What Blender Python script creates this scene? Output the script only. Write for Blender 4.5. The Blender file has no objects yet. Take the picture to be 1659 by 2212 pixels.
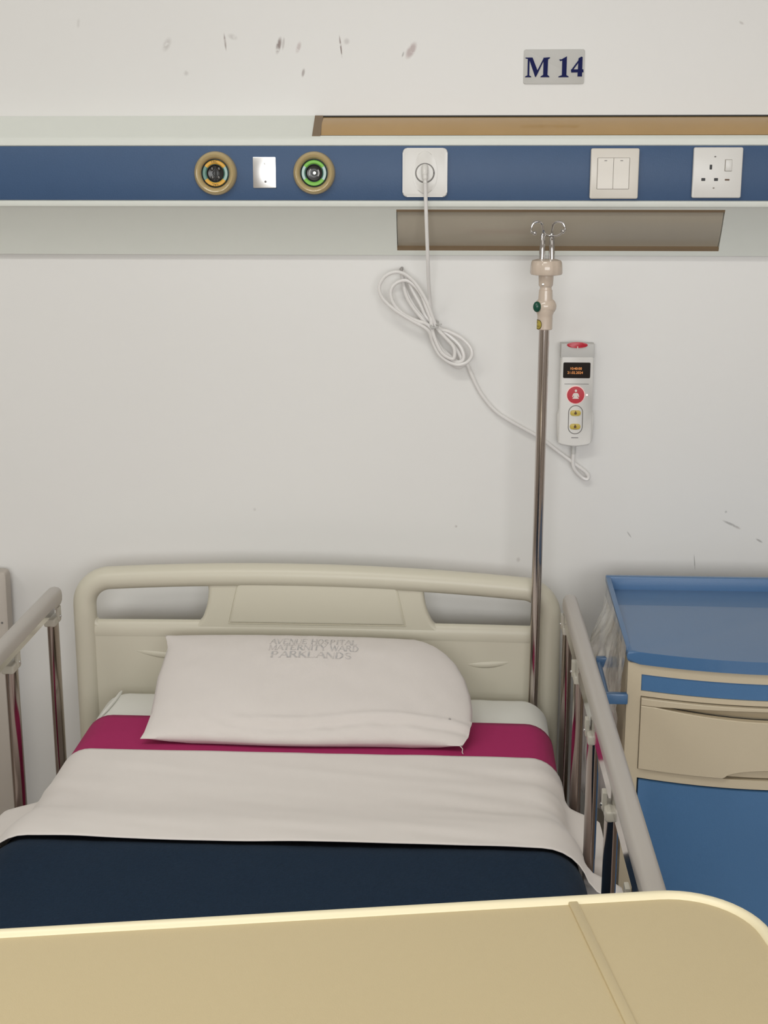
import bpy, bmesh, math, random
from mathutils import Vector, Matrix, Euler, noise as mnoise

random.seed(4)
SC = bpy.context.scene
COL = SC.collection
PI = math.pi

# ------------------------------------------------------------------ camera, world, lights, exposure
cam_d = bpy.data.cameras.new('camera')
cam = bpy.data.objects.new('camera', cam_d)
COL.objects.link(cam)
SC.camera = cam
PITCH, YAW = math.radians(13.838), math.radians(2.918)
cam.location = (0.0, -2.44, 1.5)
cam.rotation_euler = Euler((PI / 2 - PITCH, 0, YAW), 'XYZ')
cam_d.sensor_fit = 'VERTICAL'
cam_d.sensor_height = 36.0
cam_d.lens = 36.0 * 3000.0 / 2212.0
cam_d.clip_start = 0.05

SC.view_settings.view_transform = 'Standard'
SC.view_settings.look = 'None'
SC.view_settings.gamma = 1.0
SC.view_settings.exposure = -0.22
SC.view_settings.use_curve_mapping = False
SC.cycles.use_denoising = True
SC.cycles.max_bounces = 8

world = bpy.data.worlds.new('world')
SC.world = world
world.use_nodes = True
world.node_tree.nodes['Background'].inputs[0].default_value = (0.85, 0.93, 1.0, 1)
world.node_tree.nodes['Background'].inputs[1].default_value = 1.0


def area_light(name, loc, rot, sx, sy, power, color):
    d = bpy.data.lights.new(name, 'AREA')
    d.shape = 'RECTANGLE'
    d.size, d.size_y, d.energy, d.color = sx, sy, power, color
    o = bpy.data.objects.new(name, d)
    o.location, o.rotation_euler = loc, rot
    COL.objects.link(o)
    return o


# daylight through the window in the wall behind the camera; two unseen ceiling lamps added for fill light
area_light('window_daylight', (0.40, -4.93, 1.62), (PI / 2, 0, 0), 3.2, 1.4, 83, (1.0, 0.995, 0.98))
area_light('ceiling_fill_light', (-0.45, -1.7, 2.705), (0, 0, 0), 1.15, 0.28, 17, (1.0, 1.0, 0.95))
area_light('ceiling_fill_light', (-1.9, -2.2, 2.705), (0, 0, 0), 1.15, 0.28, 15, (0.98, 1.0, 0.95))


# ------------------------------------------------------------------ materials
def srgb(r, g, b):
    f = lambda c: c / 12.92 if c <= 0.04045 else ((c + 0.055) / 1.055) ** 2.4
    return (f(r / 255), f(g / 255), f(b / 255))


def mat(name, color, rough=0.5, metal=0.0, spec=0.5, var=0.0, var_scale=6.0, bump=0.0, bump_scale=200.0,
        sheen=0.0, coat=0.0, trans=0.0, emis=None, emis_s=0.0, alpha=1.0, sub=0.0):
    m = bpy.data.materials.new(name)
    m.use_nodes = True
    nt = m.node_tree
    b = nt.nodes['Principled BSDF']
    b.inputs['Base Color'].default_value = (*color, 1)
    b.inputs['Roughness'].default_value = rough
    b.inputs['Metallic'].default_value = metal
    b.inputs['Specular IOR Level'].default_value = spec
    b.inputs['Sheen Weight'].default_value = sheen
    b.inputs['Coat Weight'].default_value = coat
    b.inputs['Transmission Weight'].default_value = trans
    b.inputs['Alpha'].default_value = alpha
    b.inputs['Subsurface Weight'].default_value = sub
    if emis:
        b.inputs['Emission Color'].default_value = (*emis, 1)
        b.inputs['Emission Strength'].default_value = emis_s
    tc = None
    if var or bump:
        tc = nt.nodes.new('ShaderNodeTexCoord')
    if var:
        n = nt.nodes.new('ShaderNodeTexNoise')
        n.inputs['Scale'].default_value = var_scale
        n.inputs['Detail'].default_value = 4
        nt.links.new(tc.outputs['Object'], n.inputs['Vector'])
        mx = nt.nodes.new('ShaderNodeMix')
        mx.data_type = 'RGBA'
        mx.inputs['A'].default_value = (*[max(0, c * (1 - var)) for c in color], 1)
        mx.inputs['B'].default_value = (*[min(1, c * (1 + var)) for c in color], 1)
        nt.links.new(n.outputs['Fac'], mx.inputs['Factor'])
        nt.links.new(mx.outputs['Result'], b.inputs['Base Color'])
    if bump:
        n2 = nt.nodes.new('ShaderNodeTexNoise')
        n2.inputs['Scale'].default_value = bump_scale
        n2.inputs['Detail'].default_value = 3
        nt.links.new(tc.outputs['Object'], n2.inputs['Vector'])
        bp = nt.nodes.new('ShaderNodeBump')
        bp.inputs['Strength'].default_value = bump
        bp.inputs['Distance'].default_value = 0.002
        nt.links.new(n2.outputs['Fac'], bp.inputs['Height'])
        nt.links.new(bp.outputs['Normal'], b.inputs['Normal'])
    return m


def add_stains(m, stains):
    """marks with a shape of their own: (x, z, half length, half width, angle, colour, strength); on a plane facing -y"""
    nt = m.node_tree
    b = nt.nodes['Principled BSDF']
    link = b.inputs['Base Color'].links
    if link:
        cur = link[0].from_socket
    else:
        rgb = nt.nodes.new('ShaderNodeRGB')
        rgb.outputs[0].default_value = b.inputs['Base Color'].default_value
        cur = rgb.outputs[0]
    tc = nt.nodes.new('ShaderNodeTexCoord')
    nz = nt.nodes.new('ShaderNodeTexNoise')
    nz.inputs['Scale'].default_value = 90
    nz.inputs['Detail'].default_value = 5
    nt.links.new(tc.outputs['Object'], nz.inputs['Vector'])
    mr0 = nt.nodes.new('ShaderNodeMapRange')
    mr0.inputs['From Min'].default_value = 0.30
    mr0.inputs['From Max'].default_value = 0.47
    nt.links.new(nz.outputs['Fac'], mr0.inputs['Value'])
    for (x, z, a, w, ang, colr, st, soft) in stains:
        mp = nt.nodes.new('ShaderNodeMapping')
        mp.vector_type = 'TEXTURE'
        mp.inputs['Location'].default_value = (x, 0, z)
        mp.inputs['Rotation'].default_value = (0, math.radians(ang), 0)
        mp.inputs['Scale'].default_value = (w, 10.0, a)
        nt.links.new(tc.outputs['Object'], mp.inputs['Vector'])
        ln = nt.nodes.new('ShaderNodeVectorMath')
        ln.operation = 'LENGTH'
        nt.links.new(mp.outputs['Vector'], ln.inputs[0])
        mr = nt.nodes.new('ShaderNodeMapRange')
        mr.interpolation_type = 'SMOOTHSTEP'
        mr.inputs['From Min'].default_value = 1.0
        mr.inputs['From Max'].default_value = soft
        mr.inputs['To Min'].default_value = 0.0
        mr.inputs['To Max'].default_value = st * 0.78
        nt.links.new(ln.outputs['Value'], mr.inputs['Value'])
        mu = nt.nodes.new('ShaderNodeMath')
        mu.operation = 'MULTIPLY'
        nt.links.new(mr.outputs['Result'], mu.inputs[0])
        nt.links.new(mr0.outputs['Result'], mu.inputs[1])
        mx = nt.nodes.new('ShaderNodeMix')
        mx.data_type = 'RGBA'
        nt.links.new(mu.outputs[0], mx.inputs['Factor'])
        nt.links.new(cur, mx.inputs['A'])
        mx.inputs['B'].default_value = (*colr, 1)
        cur = mx.outputs['Result']
    nt.links.new(cur, b.inputs['Base Color'])


M = {}
M['wall'] = mat('wall_paint', (0.80, 0.79, 0.772), 0.34, spec=0.45, var=0.025, var_scale=2.2, bump=0.12, bump_scale=22)
brown, grey, dgrey = srgb(105, 75, 68), srgb(150, 140, 135), srgb(90, 85, 82)
pink = srgb(165, 140, 138)
add_stains(M['wall'], [
    (-0.491, 1.705, 0.016, 0.008, 28, grey, 0.55, 0.1), (-0.392, 1.709, 0.017, 0.0022, -6, brown, 0.75, 0.4),
    (-0.379, 1.717, 0.006, 0.011, 20, grey, 0.4, 0.2), (-0.3015, 1.703, 0.017, 0.0055, 14, brown, 1.0, 0.3),
    (-0.2935, 1.706, 0.014, 0.003, 8, grey, 0.5, 0.3), (-0.268, 1.700, 0.012, 0.005, 20, pink, 0.6, 0.3),
    (-0.2607, 1.659, 0.009, 0.0035, 12, brown, 0.7, 0.3), (-0.197, 1.701, 0.021, 0.0017, -7, brown, 0.95, 0.5),
    (-0.187, 1.709, 0.007, 0.007, 30, grey, 0.45, 0.2), (-0.079, 1.694, 0.018, 0.0085, 30, pink, 0.85, 0.4),
    (-0.0925, 1.688, 0.006, 0.002, 20, dgrey, 0.6, 0.4), (-0.4598, 1.659, 0.006, 0.006, 0, grey, 0.4, 0.1),
    (0.497, 0.884, 0.003, 0.019, 24, dgrey, 0.6, 0.3), (0.509, 0.878, 0.003, 0.010, 24, grey, 0.55, 0.3),
    (0.488, 0.906, 0.003, 0.003, 0, dgrey, 0.5, 0.3), (0.5502, 0.8536, 0.0025, 0.009, 30, dgrey, 0.6, 0.3),
    (0.318, 0.862, 0.009, 0.0016, -35, dgrey, 0.5, 0.4), (0.4374, 0.812, 0.018, 0.0013, -6, dgrey, 0.6, 0.4),
    (0.0062, 0.873, 0.003, 0.003, 0, grey, 0.7, 0.3), (0.150, 0.825, 0.008, 0.006, 10, grey, 0.4, 0.2),
    (0.120, 0.812, 0.006, 0.005, 10, grey, 0.4, 0.2), (-0.36, 0.90, 0.004, 0.004, 0, grey, 0.3, 0.2),
    (0.465, 1.735, 0.003, 0.006, 30, grey, 0.5, 0.2), (-0.64, 1.74, 0.01, 0.004, 10, grey, 0.3, 0.2),
])
M['wall_side'] = mat('side_wall_paint', (0.50, 0.46, 0.41), 0.6, var=0.03)
M['ceiling'] = mat('ceiling_paint', (0.80, 0.79, 0.77), 0.8, var=0.02)
M['floor'] = mat('vinyl_floor', (0.30, 0.25, 0.21), 0.35, var=0.12, var_scale=9)
M['frame_white'] = mat('window_frame_paint', (0.6, 0.6, 0.58), 0.4)
M['alu'] = mat('satin_aluminium', (0.80, 0.825, 0.775), 0.42, metal=0.0, spec=0.4, var=0.015, var_scale=30)
M['blue_strip'] = mat('blue_laminate', (0.052, 0.105, 0.215), 0.42, spec=0.35, var=0.05, var_scale=18, bump=0.1, bump_scale=600)
add_stains(M['blue_strip'], [(-0.529, 1.4849, 0.0022, 0.006, 12, srgb(205, 225, 240), 1.0, 0.5),
                             (0.101, 1.4753, 0.003, 0.0008, 0, srgb(180, 190, 205), 0.8, 0.5),
                             (0.101, 1.537, 0.003, 0.0008, 0, srgb(180, 190, 205), 0.8, 0.5)])
M['seam_dark'] = mat('dark_seam', srgb(52, 50, 46), 0.6)
M['amber'] = mat('amber_acrylic', (0.48, 0.31, 0.135), 0.16, spec=0.5, var=0.08, var_scale=14, coat=0.3)
M['smoke'] = mat('smoky_acrylic', (0.40, 0.355, 0.285), 0.16, spec=0.5, var=0.05, var_scale=14, coat=0.3)
M['lamp_cap'] = mat('lamp_end_cap', srgb(128, 108, 84), 0.4)
M['white_plastic'] = mat('white_plastic', (0.78, 0.765, 0.735), 0.28, spec=0.5, var=0.01)
M['warm_plastic'] = mat('warm_white_plastic', (0.76, 0.715, 0.645), 0.28, spec=0.5, var=0.01)
M['cord'] = mat('cord_pvc', (0.82, 0.80, 0.785), 0.3, spec=0.5)
M['cord_grey'] = mat('cable_tie_grey', (0.36, 0.34, 0.33), 0.4)
M['black'] = mat('black_slot', (0.012, 0.011, 0.011), 0.45)
M['gap'] = mat('grey_gap', (0.20, 0.19, 0.185), 0.6)
M['line'] = mat('shadow_gap', (0.30, 0.27, 0.235), 0.7)
M['tan'] = mat('tan_bezel', (0.50, 0.385, 0.19), 0.22, spec=0.6, coat=0.6, var=0.04, var_scale=50)
M['yellow'] = mat('yellow_marking', (0.80, 0.44, 0.055), 0.4)
M['green'] = mat('green_marking', (0.22, 0.58, 0.07), 0.4)
M['teal'] = mat('teal_ring', (0.10, 0.25, 0.20), 0.15, spec=0.7, coat=0.5)
M['valve'] = mat('dark_valve', (0.022, 0.022, 0.021), 0.25, spec=0.6)
M['valve_light'] = mat('valve_lug', (0.11, 0.105, 0.10), 0.2, metal=0.6)
M['steel_plate'] = mat('polished_steel_plate', (0.97, 0.97, 0.97), 0.3, metal=1.0)
M['steel'] = mat('polished_steel', (0.56, 0.50, 0.47), 0.13, metal=1.0, var=0.06, var_scale=12)
M['rail_steel'] = mat('rail_post_steel', (0.33, 0.275, 0.25), 0.16, metal=1.0, var=0.08, var_scale=12)
M['chrome'] = mat('chrome', (0.62, 0.60, 0.59), 0.10, metal=1.0)
M['screw'] = mat('screw_metal', (0.55, 0.55, 0.54), 0.25, metal=1.0)
M['acrylic_grey'] = mat('grey_sign_acrylic', (0.60, 0.595, 0.575), 0.5, spec=0.3)
M['navy_ink'] = mat('navy_letter', (0.006, 0.010, 0.085), 0.6, spec=0.15)
M['ink'] = mat('dark_print', (0.05, 0.035, 0.015), 0.6)
M['iv_plastic'] = mat('cream_abs', (0.66, 0.55, 0.455), 0.18, spec=0.55, coat=0.3)
M['iv_green'] = mat('green_button', (0.004, 0.075, 0.045), 0.3, spec=0.5)
M['iv_label'] = mat('yellow_label', (0.50, 0.40, 0.07), 0.4)
M['iv_label_edge'] = mat('label_border', (0.12, 0.085, 0.015), 0.5)
M['red'] = mat('red_button', (0.42, 0.012, 0.028), 0.3, emis=(0.8, 0.02, 0.05), emis_s=0.12)
M['halo'] = mat('lit_red_ring', (0.85, 0.6, 0.58), 0.4, emis=(1.0, 0.55, 0.5), emis_s=0.25)
M['figure'] = mat('white_figure', (0.8, 0.72, 0.68), 0.4)
M['screen'] = mat('dark_display', (0.012, 0.008, 0.007), 0.12)
M['oled'] = mat('orange_display_text', (0.5, 0.2, 0.06), 0.5, emis=(1.0, 0.36, 0.09), emis_s=0.75)
M['led'] = mat('lit_pink_led', (0.9, 0.6, 0.6), 0.4, emis=(1.0, 0.7, 0.7), emis_s=0.9)
M['key_yellow'] = mat('yellow_key', (0.62, 0.47, 0.09), 0.4)
M['key_brown'] = mat('brown_symbol', (0.10, 0.045, 0.012), 0.5)
M['abs_beige'] = mat('headboard_abs', (0.655, 0.62, 0.51), 0.36, spec=0.45, var=0.015, var_scale=5)
M['rail_plastic'] = mat('rail_grey_plastic', (0.47, 0.435, 0.40), 0.3, spec=0.5, var=0.02)
M['bracket'] = mat('bracket_cream', (0.51, 0.48, 0.41), 0.3, spec=0.5)
M['bed_steel'] = mat('bed_powdercoat', (0.55, 0.54, 0.50), 0.4)
M['dark_grey'] = mat('dark_grey_bracket', (0.10, 0.095, 0.09), 0.4)
M['sheet'] = mat('white_cotton', (0.85, 0.80, 0.765), 0.85, spec=0.15, sheen=0.25, var=0.012, var_scale=40, bump=0.08, bump_scale=900)
M['fitted'] = mat('white_fitted_cotton', (0.84, 0.84, 0.79), 0.85, spec=0.15, sheen=0.2, var=0.012, var_scale=30, bump=0.08, bump_scale=900)
M['magenta'] = mat('magenta_cotton', (0.44, 0.030, 0.140), 0.85, spec=0.1, sheen=0.04, var=0.04, var_scale=60, bump=0.1, bump_scale=900)
M['navy'] = mat('navy_fleece', (0.0135, 0.029, 0.056), 0.95, spec=0.05, sheen=0.05, var=0.22, var_scale=240, bump=0.5, bump_scale=420)
M['pillow'] = mat('pillowcase_cotton', (0.755, 0.705, 0.675), 0.9, spec=0.1, sheen=0.25, var=0.012, var_scale=30, bump=0.12, bump_scale=700)
M['table'] = mat('table_beige_plastic', (0.595, 0.487, 0.292), 0.42, spec=0.4, var=0.012, var_scale=8, bump=0.12, bump_scale=700)
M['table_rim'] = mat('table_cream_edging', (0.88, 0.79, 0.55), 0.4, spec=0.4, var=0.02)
M['locker_blue'] = mat('locker_blue_abs', (0.048, 0.148, 0.320), 0.42, spec=0.8, coat=0.35, var=0.03, bump=0.12, bump_scale=900)
M['locker_door'] = mat('locker_door_blue', (0.074, 0.182, 0.365), 0.38, spec=0.4, var=0.03, bump=0.15, bump_scale=900)
M['locker_cream'] = mat('locker_cream_abs', (0.61, 0.525, 0.385), 0.33, spec=0.45, var=0.012, bump=0.1, bump_scale=900)
M['locker_dark'] = mat('locker_gap', (0.02, 0.03, 0.04), 0.6)
M['cab'] = mat('grey_beige_laminate', (0.49, 0.44, 0.39), 0.45, var=0.03)
M['castor'] = mat('castor_rubber', (0.05, 0.05, 0.05), 0.5)

fm = bpy.data.materials.new('clear_plastic_film')
fm.use_nodes = True
_n = fm.node_tree
_b = _n.nodes['Principled BSDF']
_b.inputs['Base Color'].default_value = (0.80, 0.79, 0.76, 1)
_b.inputs['Roughness'].default_value = 0.12
_b.inputs['Specular IOR Level'].default_value = 0.9
_b.inputs['Coat Weight'].default_value = 0.6
_tc = _n.nodes.new('ShaderNodeTexCoord')
_mp = _n.nodes.new('ShaderNodeMapping')
_mp.inputs['Scale'].default_value = (38, 38, 9)
_n.links.new(_tc.outputs['Object'], _mp.inputs['Vector'])
_nz = _n.nodes.new('ShaderNodeTexNoise')
_nz.inputs['Scale'].default_value = 1.0
_nz.inputs['Detail'].default_value = 4
_n.links.new(_mp.outputs['Vector'], _nz.inputs['Vector'])
_mr = _n.nodes.new('ShaderNodeMapRange')
_mr.inputs['From Min'].default_value = 0.36
_mr.inputs['From Max'].default_value = 0.62
_mr.inputs['To Min'].default_value = 0.40
_mr.inputs['To Max'].default_value = 0.85
_n.links.new(_nz.outputs['Fac'], _mr.inputs['Value'])
_n.links.new(_mr.outputs['Result'], _b.inputs['Alpha'])
M['film'] = fm

gm = bpy.data.materials.new('window_glass')
gm.use_nodes = True
_b = gm.node_tree.nodes['Principled BSDF']
_b.inputs['Base Color'].default_value = (1, 1, 1, 1)
_b.inputs['Roughness'].default_value = 0.02
_b.inputs['Alpha'].default_value = 0.08
M['glass'] = gm

# faded print on the pillowcase: blue-grey ink worn away in patches
pm = bpy.data.materials.new('faded_pillow_print')
pm.use_nodes = True
_n = pm.node_tree
_b = _n.nodes['Principled BSDF']
_b.inputs['Roughness'].default_value = 0.9
_tc = _n.nodes.new('ShaderNodeTexCoord')
_nz = _n.nodes.new('ShaderNodeTexNoise')
_nz.inputs['Scale'].default_value = 90
_nz.inputs['Detail'].default_value = 3
_n.links.new(_tc.outputs['Object'], _nz.inputs['Vector'])
_mr = _n.nodes.new('ShaderNodeMapRange')
_mr.inputs['From Min'].default_value = 0.36
_mr.inputs['From Max'].default_value = 0.64
_mr.inputs['To Min'].default_value = 0.25
_n.links.new(_nz.outputs['Fac'], _mr.inputs['Value'])
_mx = _n.nodes.new('ShaderNodeMix')
_mx.data_type = 'RGBA'
_mx.inputs['A'].default_value = (0.74, 0.685, 0.65, 1)
_mx.inputs['B'].default_value = (0.46, 0.455, 0.46, 1)
_n.links.new(_mr.outputs['Result'], _mx.inputs['Factor'])
_n.links.new(_mx.outputs['Result'], _b.inputs['Base Color'])
M['print'] = pm


# ------------------------------------------------------------------ mesh helpers
class MB:
    def __init__(self):
        self.bm = bmesh.new()

    def poly_faces(self, verts, faces):
        vs = [self.bm.verts.new(v) for v in verts]
        for f in faces:
            try:
                self.bm.faces.new([vs[i] for i in f])
            except ValueError:
                pass
        return vs

    def box(self, x0, x1, y0, y1, z0, z1, bev=0.0, seg=2):
        tb = bmesh.new()
        r = bmesh.ops.create_cube(tb, size=1.0)
        for v in tb.verts:
            v.co = Vector((x0 + (v.co.x + .5) * (x1 - x0), y0 + (v.co.y + .5) * (y1 - y0), z0 + (v.co.z + .5) * (z1 - z0)))
        if bev:
            bmesh.ops.bevel(tb, geom=list(tb.edges), offset=bev, segments=seg, affect='EDGES', profile=0.5)
        self.merge(tb)
        return self

    def merge(self, tb, mtx=None):
        if mtx is not None:
            tb.transform(mtx)
        me = bpy.data.meshes.new('tmp')
        tb.to_mesh(me)
        tb.free()
        self.bm.from_mesh(me)
        bpy.data.meshes.remove(me)

    def prism(self, pts, fn, a0, a1, bev=0.0, seg=2):
        """polygon pts (p,q) extruded a0..a1; fn(p,q,a)->xyz"""
        tb = bmesh.new()
        n = len(pts)
        lo = [tb.verts.new(fn(p, q, a0)) for p, q in pts]
        hi = [tb.verts.new(fn(p, q, a1)) for p, q in pts]
        f1 = tb.faces.new(lo)
        f2 = tb.faces.new(hi[::-1])
        for i in range(n):
            j = (i + 1) % n
            tb.faces.new([lo[j], lo[i], hi[i], hi[j]])
        if bev:
            es = [e for e in tb.edges if e in f1.edges or e in f2.edges] if False else [e for e in list(f1.edges) + list(f2.edges)]
            bmesh.ops.bevel(tb, geom=es, offset=bev, segments=seg, affect='EDGES', profile=0.5)
        bmesh.ops.recalc_face_normals(tb, faces=tb.faces)
        self.merge(tb)
        return self

    def tube(self, pts, r, seg=12, closed=False, cap=True, flat=None):
        """tube along pts; r scalar or list; flat=(axis vector a, scale along it)"""
        P = [Vector(p) for p in pts]
        n = len(P)
        R = r if isinstance(r, (list, tuple)) else [r] * n
        T = []
        for i in range(n):
            if closed:
                t = P[(i + 1) % n] - P[i - 1]
            else:
                t = P[min(i + 1, n - 1)] - P[max(i - 1, 0)]
            T.append(t.normalized())
        up = Vector((0, 0, 1)) if abs(T[0].z) < 0.9 else Vector((0, 1, 0))
        N = (up - T[0] * up.dot(T[0])).normalized()
        rings = []
        for i in range(n):
            N = (N - T[i] * N.dot(T[i])).normalized()
            B = T[i].cross(N)
            ring = []
            for k in range(seg):
                a = 2 * PI * k / seg
                d = (N * math.cos(a) + B * math.sin(a)) * R[i]
                if flat:
                    ax = Vector(flat[0])
                    d = d + ax * d.dot(ax) * (flat[1] - 1)
                ring.append(self.bm.verts.new(P[i] + d))
            rings.append(ring)
        m = n if closed else n - 1
        for i in range(m):
            a, b = rings[i], rings[(i + 1) % n]
            for k in range(seg):
                k2 = (k + 1) % seg
                self.bm.faces.new([a[k], a[k2], b[k2], b[k]])
        if cap and not closed:
            self.bm.faces.new(rings[0][::-1])
            self.bm.faces.new(rings[-1])
        return self

    def lathe(self, prof, fn, seg=32, a0=0.0, a1=2 * PI, cap=False):
        """prof list of (r,h); fn(rcos, rsin, h)->xyz"""
        full = abs(a1 - a0 - 2 * PI) < 1e-6
        cols = seg if full else seg + 1
        rings = []
        for (r, h) in prof:
            rings.append([self.bm.verts.new(fn(r * math.cos(a0 + (a1 - a0) * k / seg), r * math.sin(a0 + (a1 - a0) * k / seg), h)) for k in range(cols)])
        for i in range(len(prof) - 1):
            for k in range(seg):
                k2 = (k + 1) % cols
                self.bm.faces.new([rings[i][k], rings[i][k2], rings[i + 1][k2], rings[i + 1][k]])
        if cap:
            self.bm.faces.new(rings[-1])
            self.bm.faces.new(rings[0][::-1])
        return self

    def grid(self, fn, nu, nv):
        g = [[self.bm.verts.new(fn(i / nu, j / nv)) for i in range(nu + 1)] for j in range(nv + 1)]
        for j in range(nv):
            for i in range(nu):
                self.bm.faces.new([g[j][i], g[j][i + 1], g[j + 1][i + 1], g[j + 1][i]])
        return self

    def sphere(self, c, r, seg=16, scale=(1, 1, 1)):
        tb = bmesh.new()
        bmesh.ops.create_uvsphere(tb, u_segments=seg, v_segments=seg // 2, radius=r)
        tb.transform(Matrix.Translation(c) @ Matrix.Diagonal((*scale, 1)))
        self.merge(tb)
        return self

    def build(self, name, m, parent=None, angle=35, recalc=True, weld=True):
        bm = self.bm
        if weld:
            bmesh.ops.remove_doubles(bm, verts=bm.verts, dist=1e-6)
        if recalc:
            bmesh.ops.recalc_face_normals(bm, faces=bm.faces)
        if parent is not None:
            root = parent
            while root.parent is not None:
                root = root.parent
            if not root.get('local'):
                bm.transform(Matrix.Translation(-Vector(root.location)))
        me = bpy.data.meshes.new(name)
        bm.to_mesh(me)
        bm.free()
        for p in me.polygons:
            p.use_smooth = True
        me.set_sharp_from_angle(angle=math.radians(angle))
        if m is not None:
            me.materials.append(M[m] if isinstance(m, str) else m)
        o = bpy.data.objects.new(name, me)
        COL.objects.link(o)
        if parent is not None:
            o.parent = parent
        return o


def thing(name, label, cat, loc=(0, 0, 0), rotz=0.0, group=None, local=False):
    o = bpy.data.objects.new(name, None)
    o.empty_display_size = 0.05
    COL.objects.link(o)
    o.location = loc
    o.rotation_euler = (0, 0, rotz)
    if local:
        o['local'] = 1
    return tag(o, label, cat, group)


def tag(o, label, cat, group=None):
    o['label'] = label
    o['category'] = cat
    if group:
        o['group'] = group
    return o


def struct(o):
    o['kind'] = 'structure'
    return o


def XZ(y0=0.0, cx=0.0, cz=0.0):
    return lambda p, q, a: (cx + p, y0 - a, cz + q)


def rrect(w, h, r, n=6):
    pts = []
    for (sx, sy, a0) in ((1, 1, 0), (-1, 1, 90), (-1, -1, 180), (1, -1, 270)):
        for k in range(n + 1):
            a = math.radians(a0 + 90 * k / n)
            pts.append((sx * (w / 2 - r) + r * math.cos(a), sy * (h / 2 - r) + r * math.sin(a)))
    return pts


def ellipse(rx, rz, n=24):
    return [(rx * math.cos(2 * PI * k / n), rz * math.sin(2 * PI * k / n)) for k in range(n)]


def smooth_path(pts, n=8):
    """Catmull-Rom through pts"""
    P = [Vector(p) for p in pts]
    P = [P[0] * 2 - P[1]] + P + [P[-1] * 2 - P[-2]]
    out = []
    for i in range(1, len(P) - 2):
        p0, p1, p2, p3 = P[i - 1:i + 3]
        for k in range(n):
            t = k / n
            out.append(0.5 * ((2 * p1) + (-p0 + p2) * t + (2 * p0 - 5 * p1 + 4 * p2 - p3) * t * t + (-p0 + 3 * p1 - 3 * p2 + p3) * t ** 3))
    out.append(P[-2])
    return out


def interp(tab, t):
    if t <= tab[0][0]:
        return tab[0][1]
    for (a, va), (b, vb) in zip(tab, tab[1:]):
        if t <= b:
            k = (t - a) / (b - a)
            return va + (vb - va) * k
    return tab[-1][1]


def sstep(a, b, x):
    t = max(0.0, min(1.0, (x - a) / (b - a)))
    return t * t * (3 - 2 * t)


def text_mesh(body, size, fn, name, m, parent, ext=0.0002, align='CENTER'):
    """flat lettering: fn(px, py)->xyz of the surface"""
    c = bpy.data.curves.new('t', 'FONT')
    c.body = body
    c.size = size
    c.align_x = align
    c.align_y = 'CENTER'
    o = bpy.data.objects.new('t', c)
    COL.objects.link(o)
    dg = bpy.context.evaluated_depsgraph_get()
    me = bpy.data.meshes.new_from_object(o.evaluated_get(dg))
    b = MB()
    b.bm.from_mesh(me)
    for v in b.bm.verts:
        v.co = Vector(fn(v.co.x, v.co.y))
    bpy.data.objects.remove(o)
    bpy.data.curves.remove(c)
    bpy.data.meshes.remove(me)
    return b.build(name, m, parent, recalc=False)


# ------------------------------------------------------------------ the room
b = MB(); b.box(-3.0, 2.6, 0.0, 0.12, 0.0, 2.75)
struct(b.build('wall_back', 'wall'))
b = MB(); b.box(-3.12, 2.72, -5.12, 0.12, -0.1, 0.0)
struct(b.build('floor', 'floor'))
b = MB(); b.box(-3.12, 2.72, -5.12, 0.12, 2.75, 2.85)
struct(b.build('ceiling', 'ceiling'))
b = MB(); b.box(-3.12, -3.0, -5.0, 0.12, 0.0, 2.75)
struct(b.build('wall_left', 'wall_side'))
b = MB(); b.box(2.6, 2.72, -5.0, 0.12, 0.0, 2.75)
struct(b.build('wall_right', 'wall_side'))
WX0, WX1, WZ0, WZ1 = -1.25, 2.05, 0.9, 2.35
b = MB()
b.box(-3.12, WX0, -5.12, -5.0, 0.0, 2.75)
b.box(WX1, 2.72, -5.12, -5.0, 0.0, 2.75)
b.box(WX0, WX1, -5.12, -5.0, 0.0, WZ0)
b.box(WX0, WX1, -5.12, -5.0, WZ1, 2.75)
struct(b.build('wall_rear', 'wall_side'))
b = MB()
for (x0, x1, z0, z1) in ((WX0, WX1, WZ0, WZ0 + .05), (WX0, WX1, WZ1 - .05, WZ1), (WX0, WX0 + .05, WZ0, WZ1), (WX1 - .05, WX1, WZ0, WZ1),
                         (-0.18, -0.12, WZ0, WZ1), (0.92, 0.98, WZ0, WZ1)):
    b.box(x0, x1, -5.08, -5.02, z0, z1)
win = struct(b.build('window_1', 'frame_white'))
b = MB(); b.box(WX0 + .04, WX1 - .04, -5.055, -5.045, WZ0 + .04, WZ1 - .04)
b.build('window_pane', 'glass', win)
b = MB(); b.box(-3.0, 2.6, -0.012, 0.0, 0.0, 0.09, 0.003)
struct(b.build('baseboard_back', 'frame_white'))
for (lx, ly, lab) in ((-0.45, -1.7, 'flat white ceiling lamp, unseen and added for fill above the foot of the bed'), (-1.9, -2.2, 'flat white ceiling lamp, unseen and added for fill nearer the left wall')):
    t = thing('added_ceiling_lamp', lab, 'lamp', (lx, ly, 2.75))  # unseen housings for the added ceiling fill lights
    b = MB()
    for (x0, x1, y0, y1) in ((-.62, .62, -.18, -.14), (-.62, .62, .14, .18), (-.62, -.58, -.14, .14), (.58, .62, -.14, .14)):
        b.box(lx + x0, lx + x1, ly + y0, ly + y1, 2.71, 2.75)
    b.box(lx - .58, lx + .58, ly - .14, ly + .14, 2.735, 2.75)
    b.build('added_lamp_housing', 'frame_white', t)

# ------------------------------------------------------------------ bed head panel on the wall
panel = thing('bed_head_panel', 'long silver wall panel with a blue stripe and two inset lamps above the bed', 'wall panel', (0, 0, 1.3575))
PX0, PX1 = -2.3, 1.5
UP = (-0.2416, 0.62)      # upper lamp
LO = (-0.1008, 0.4457)    # lower lamp


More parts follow.
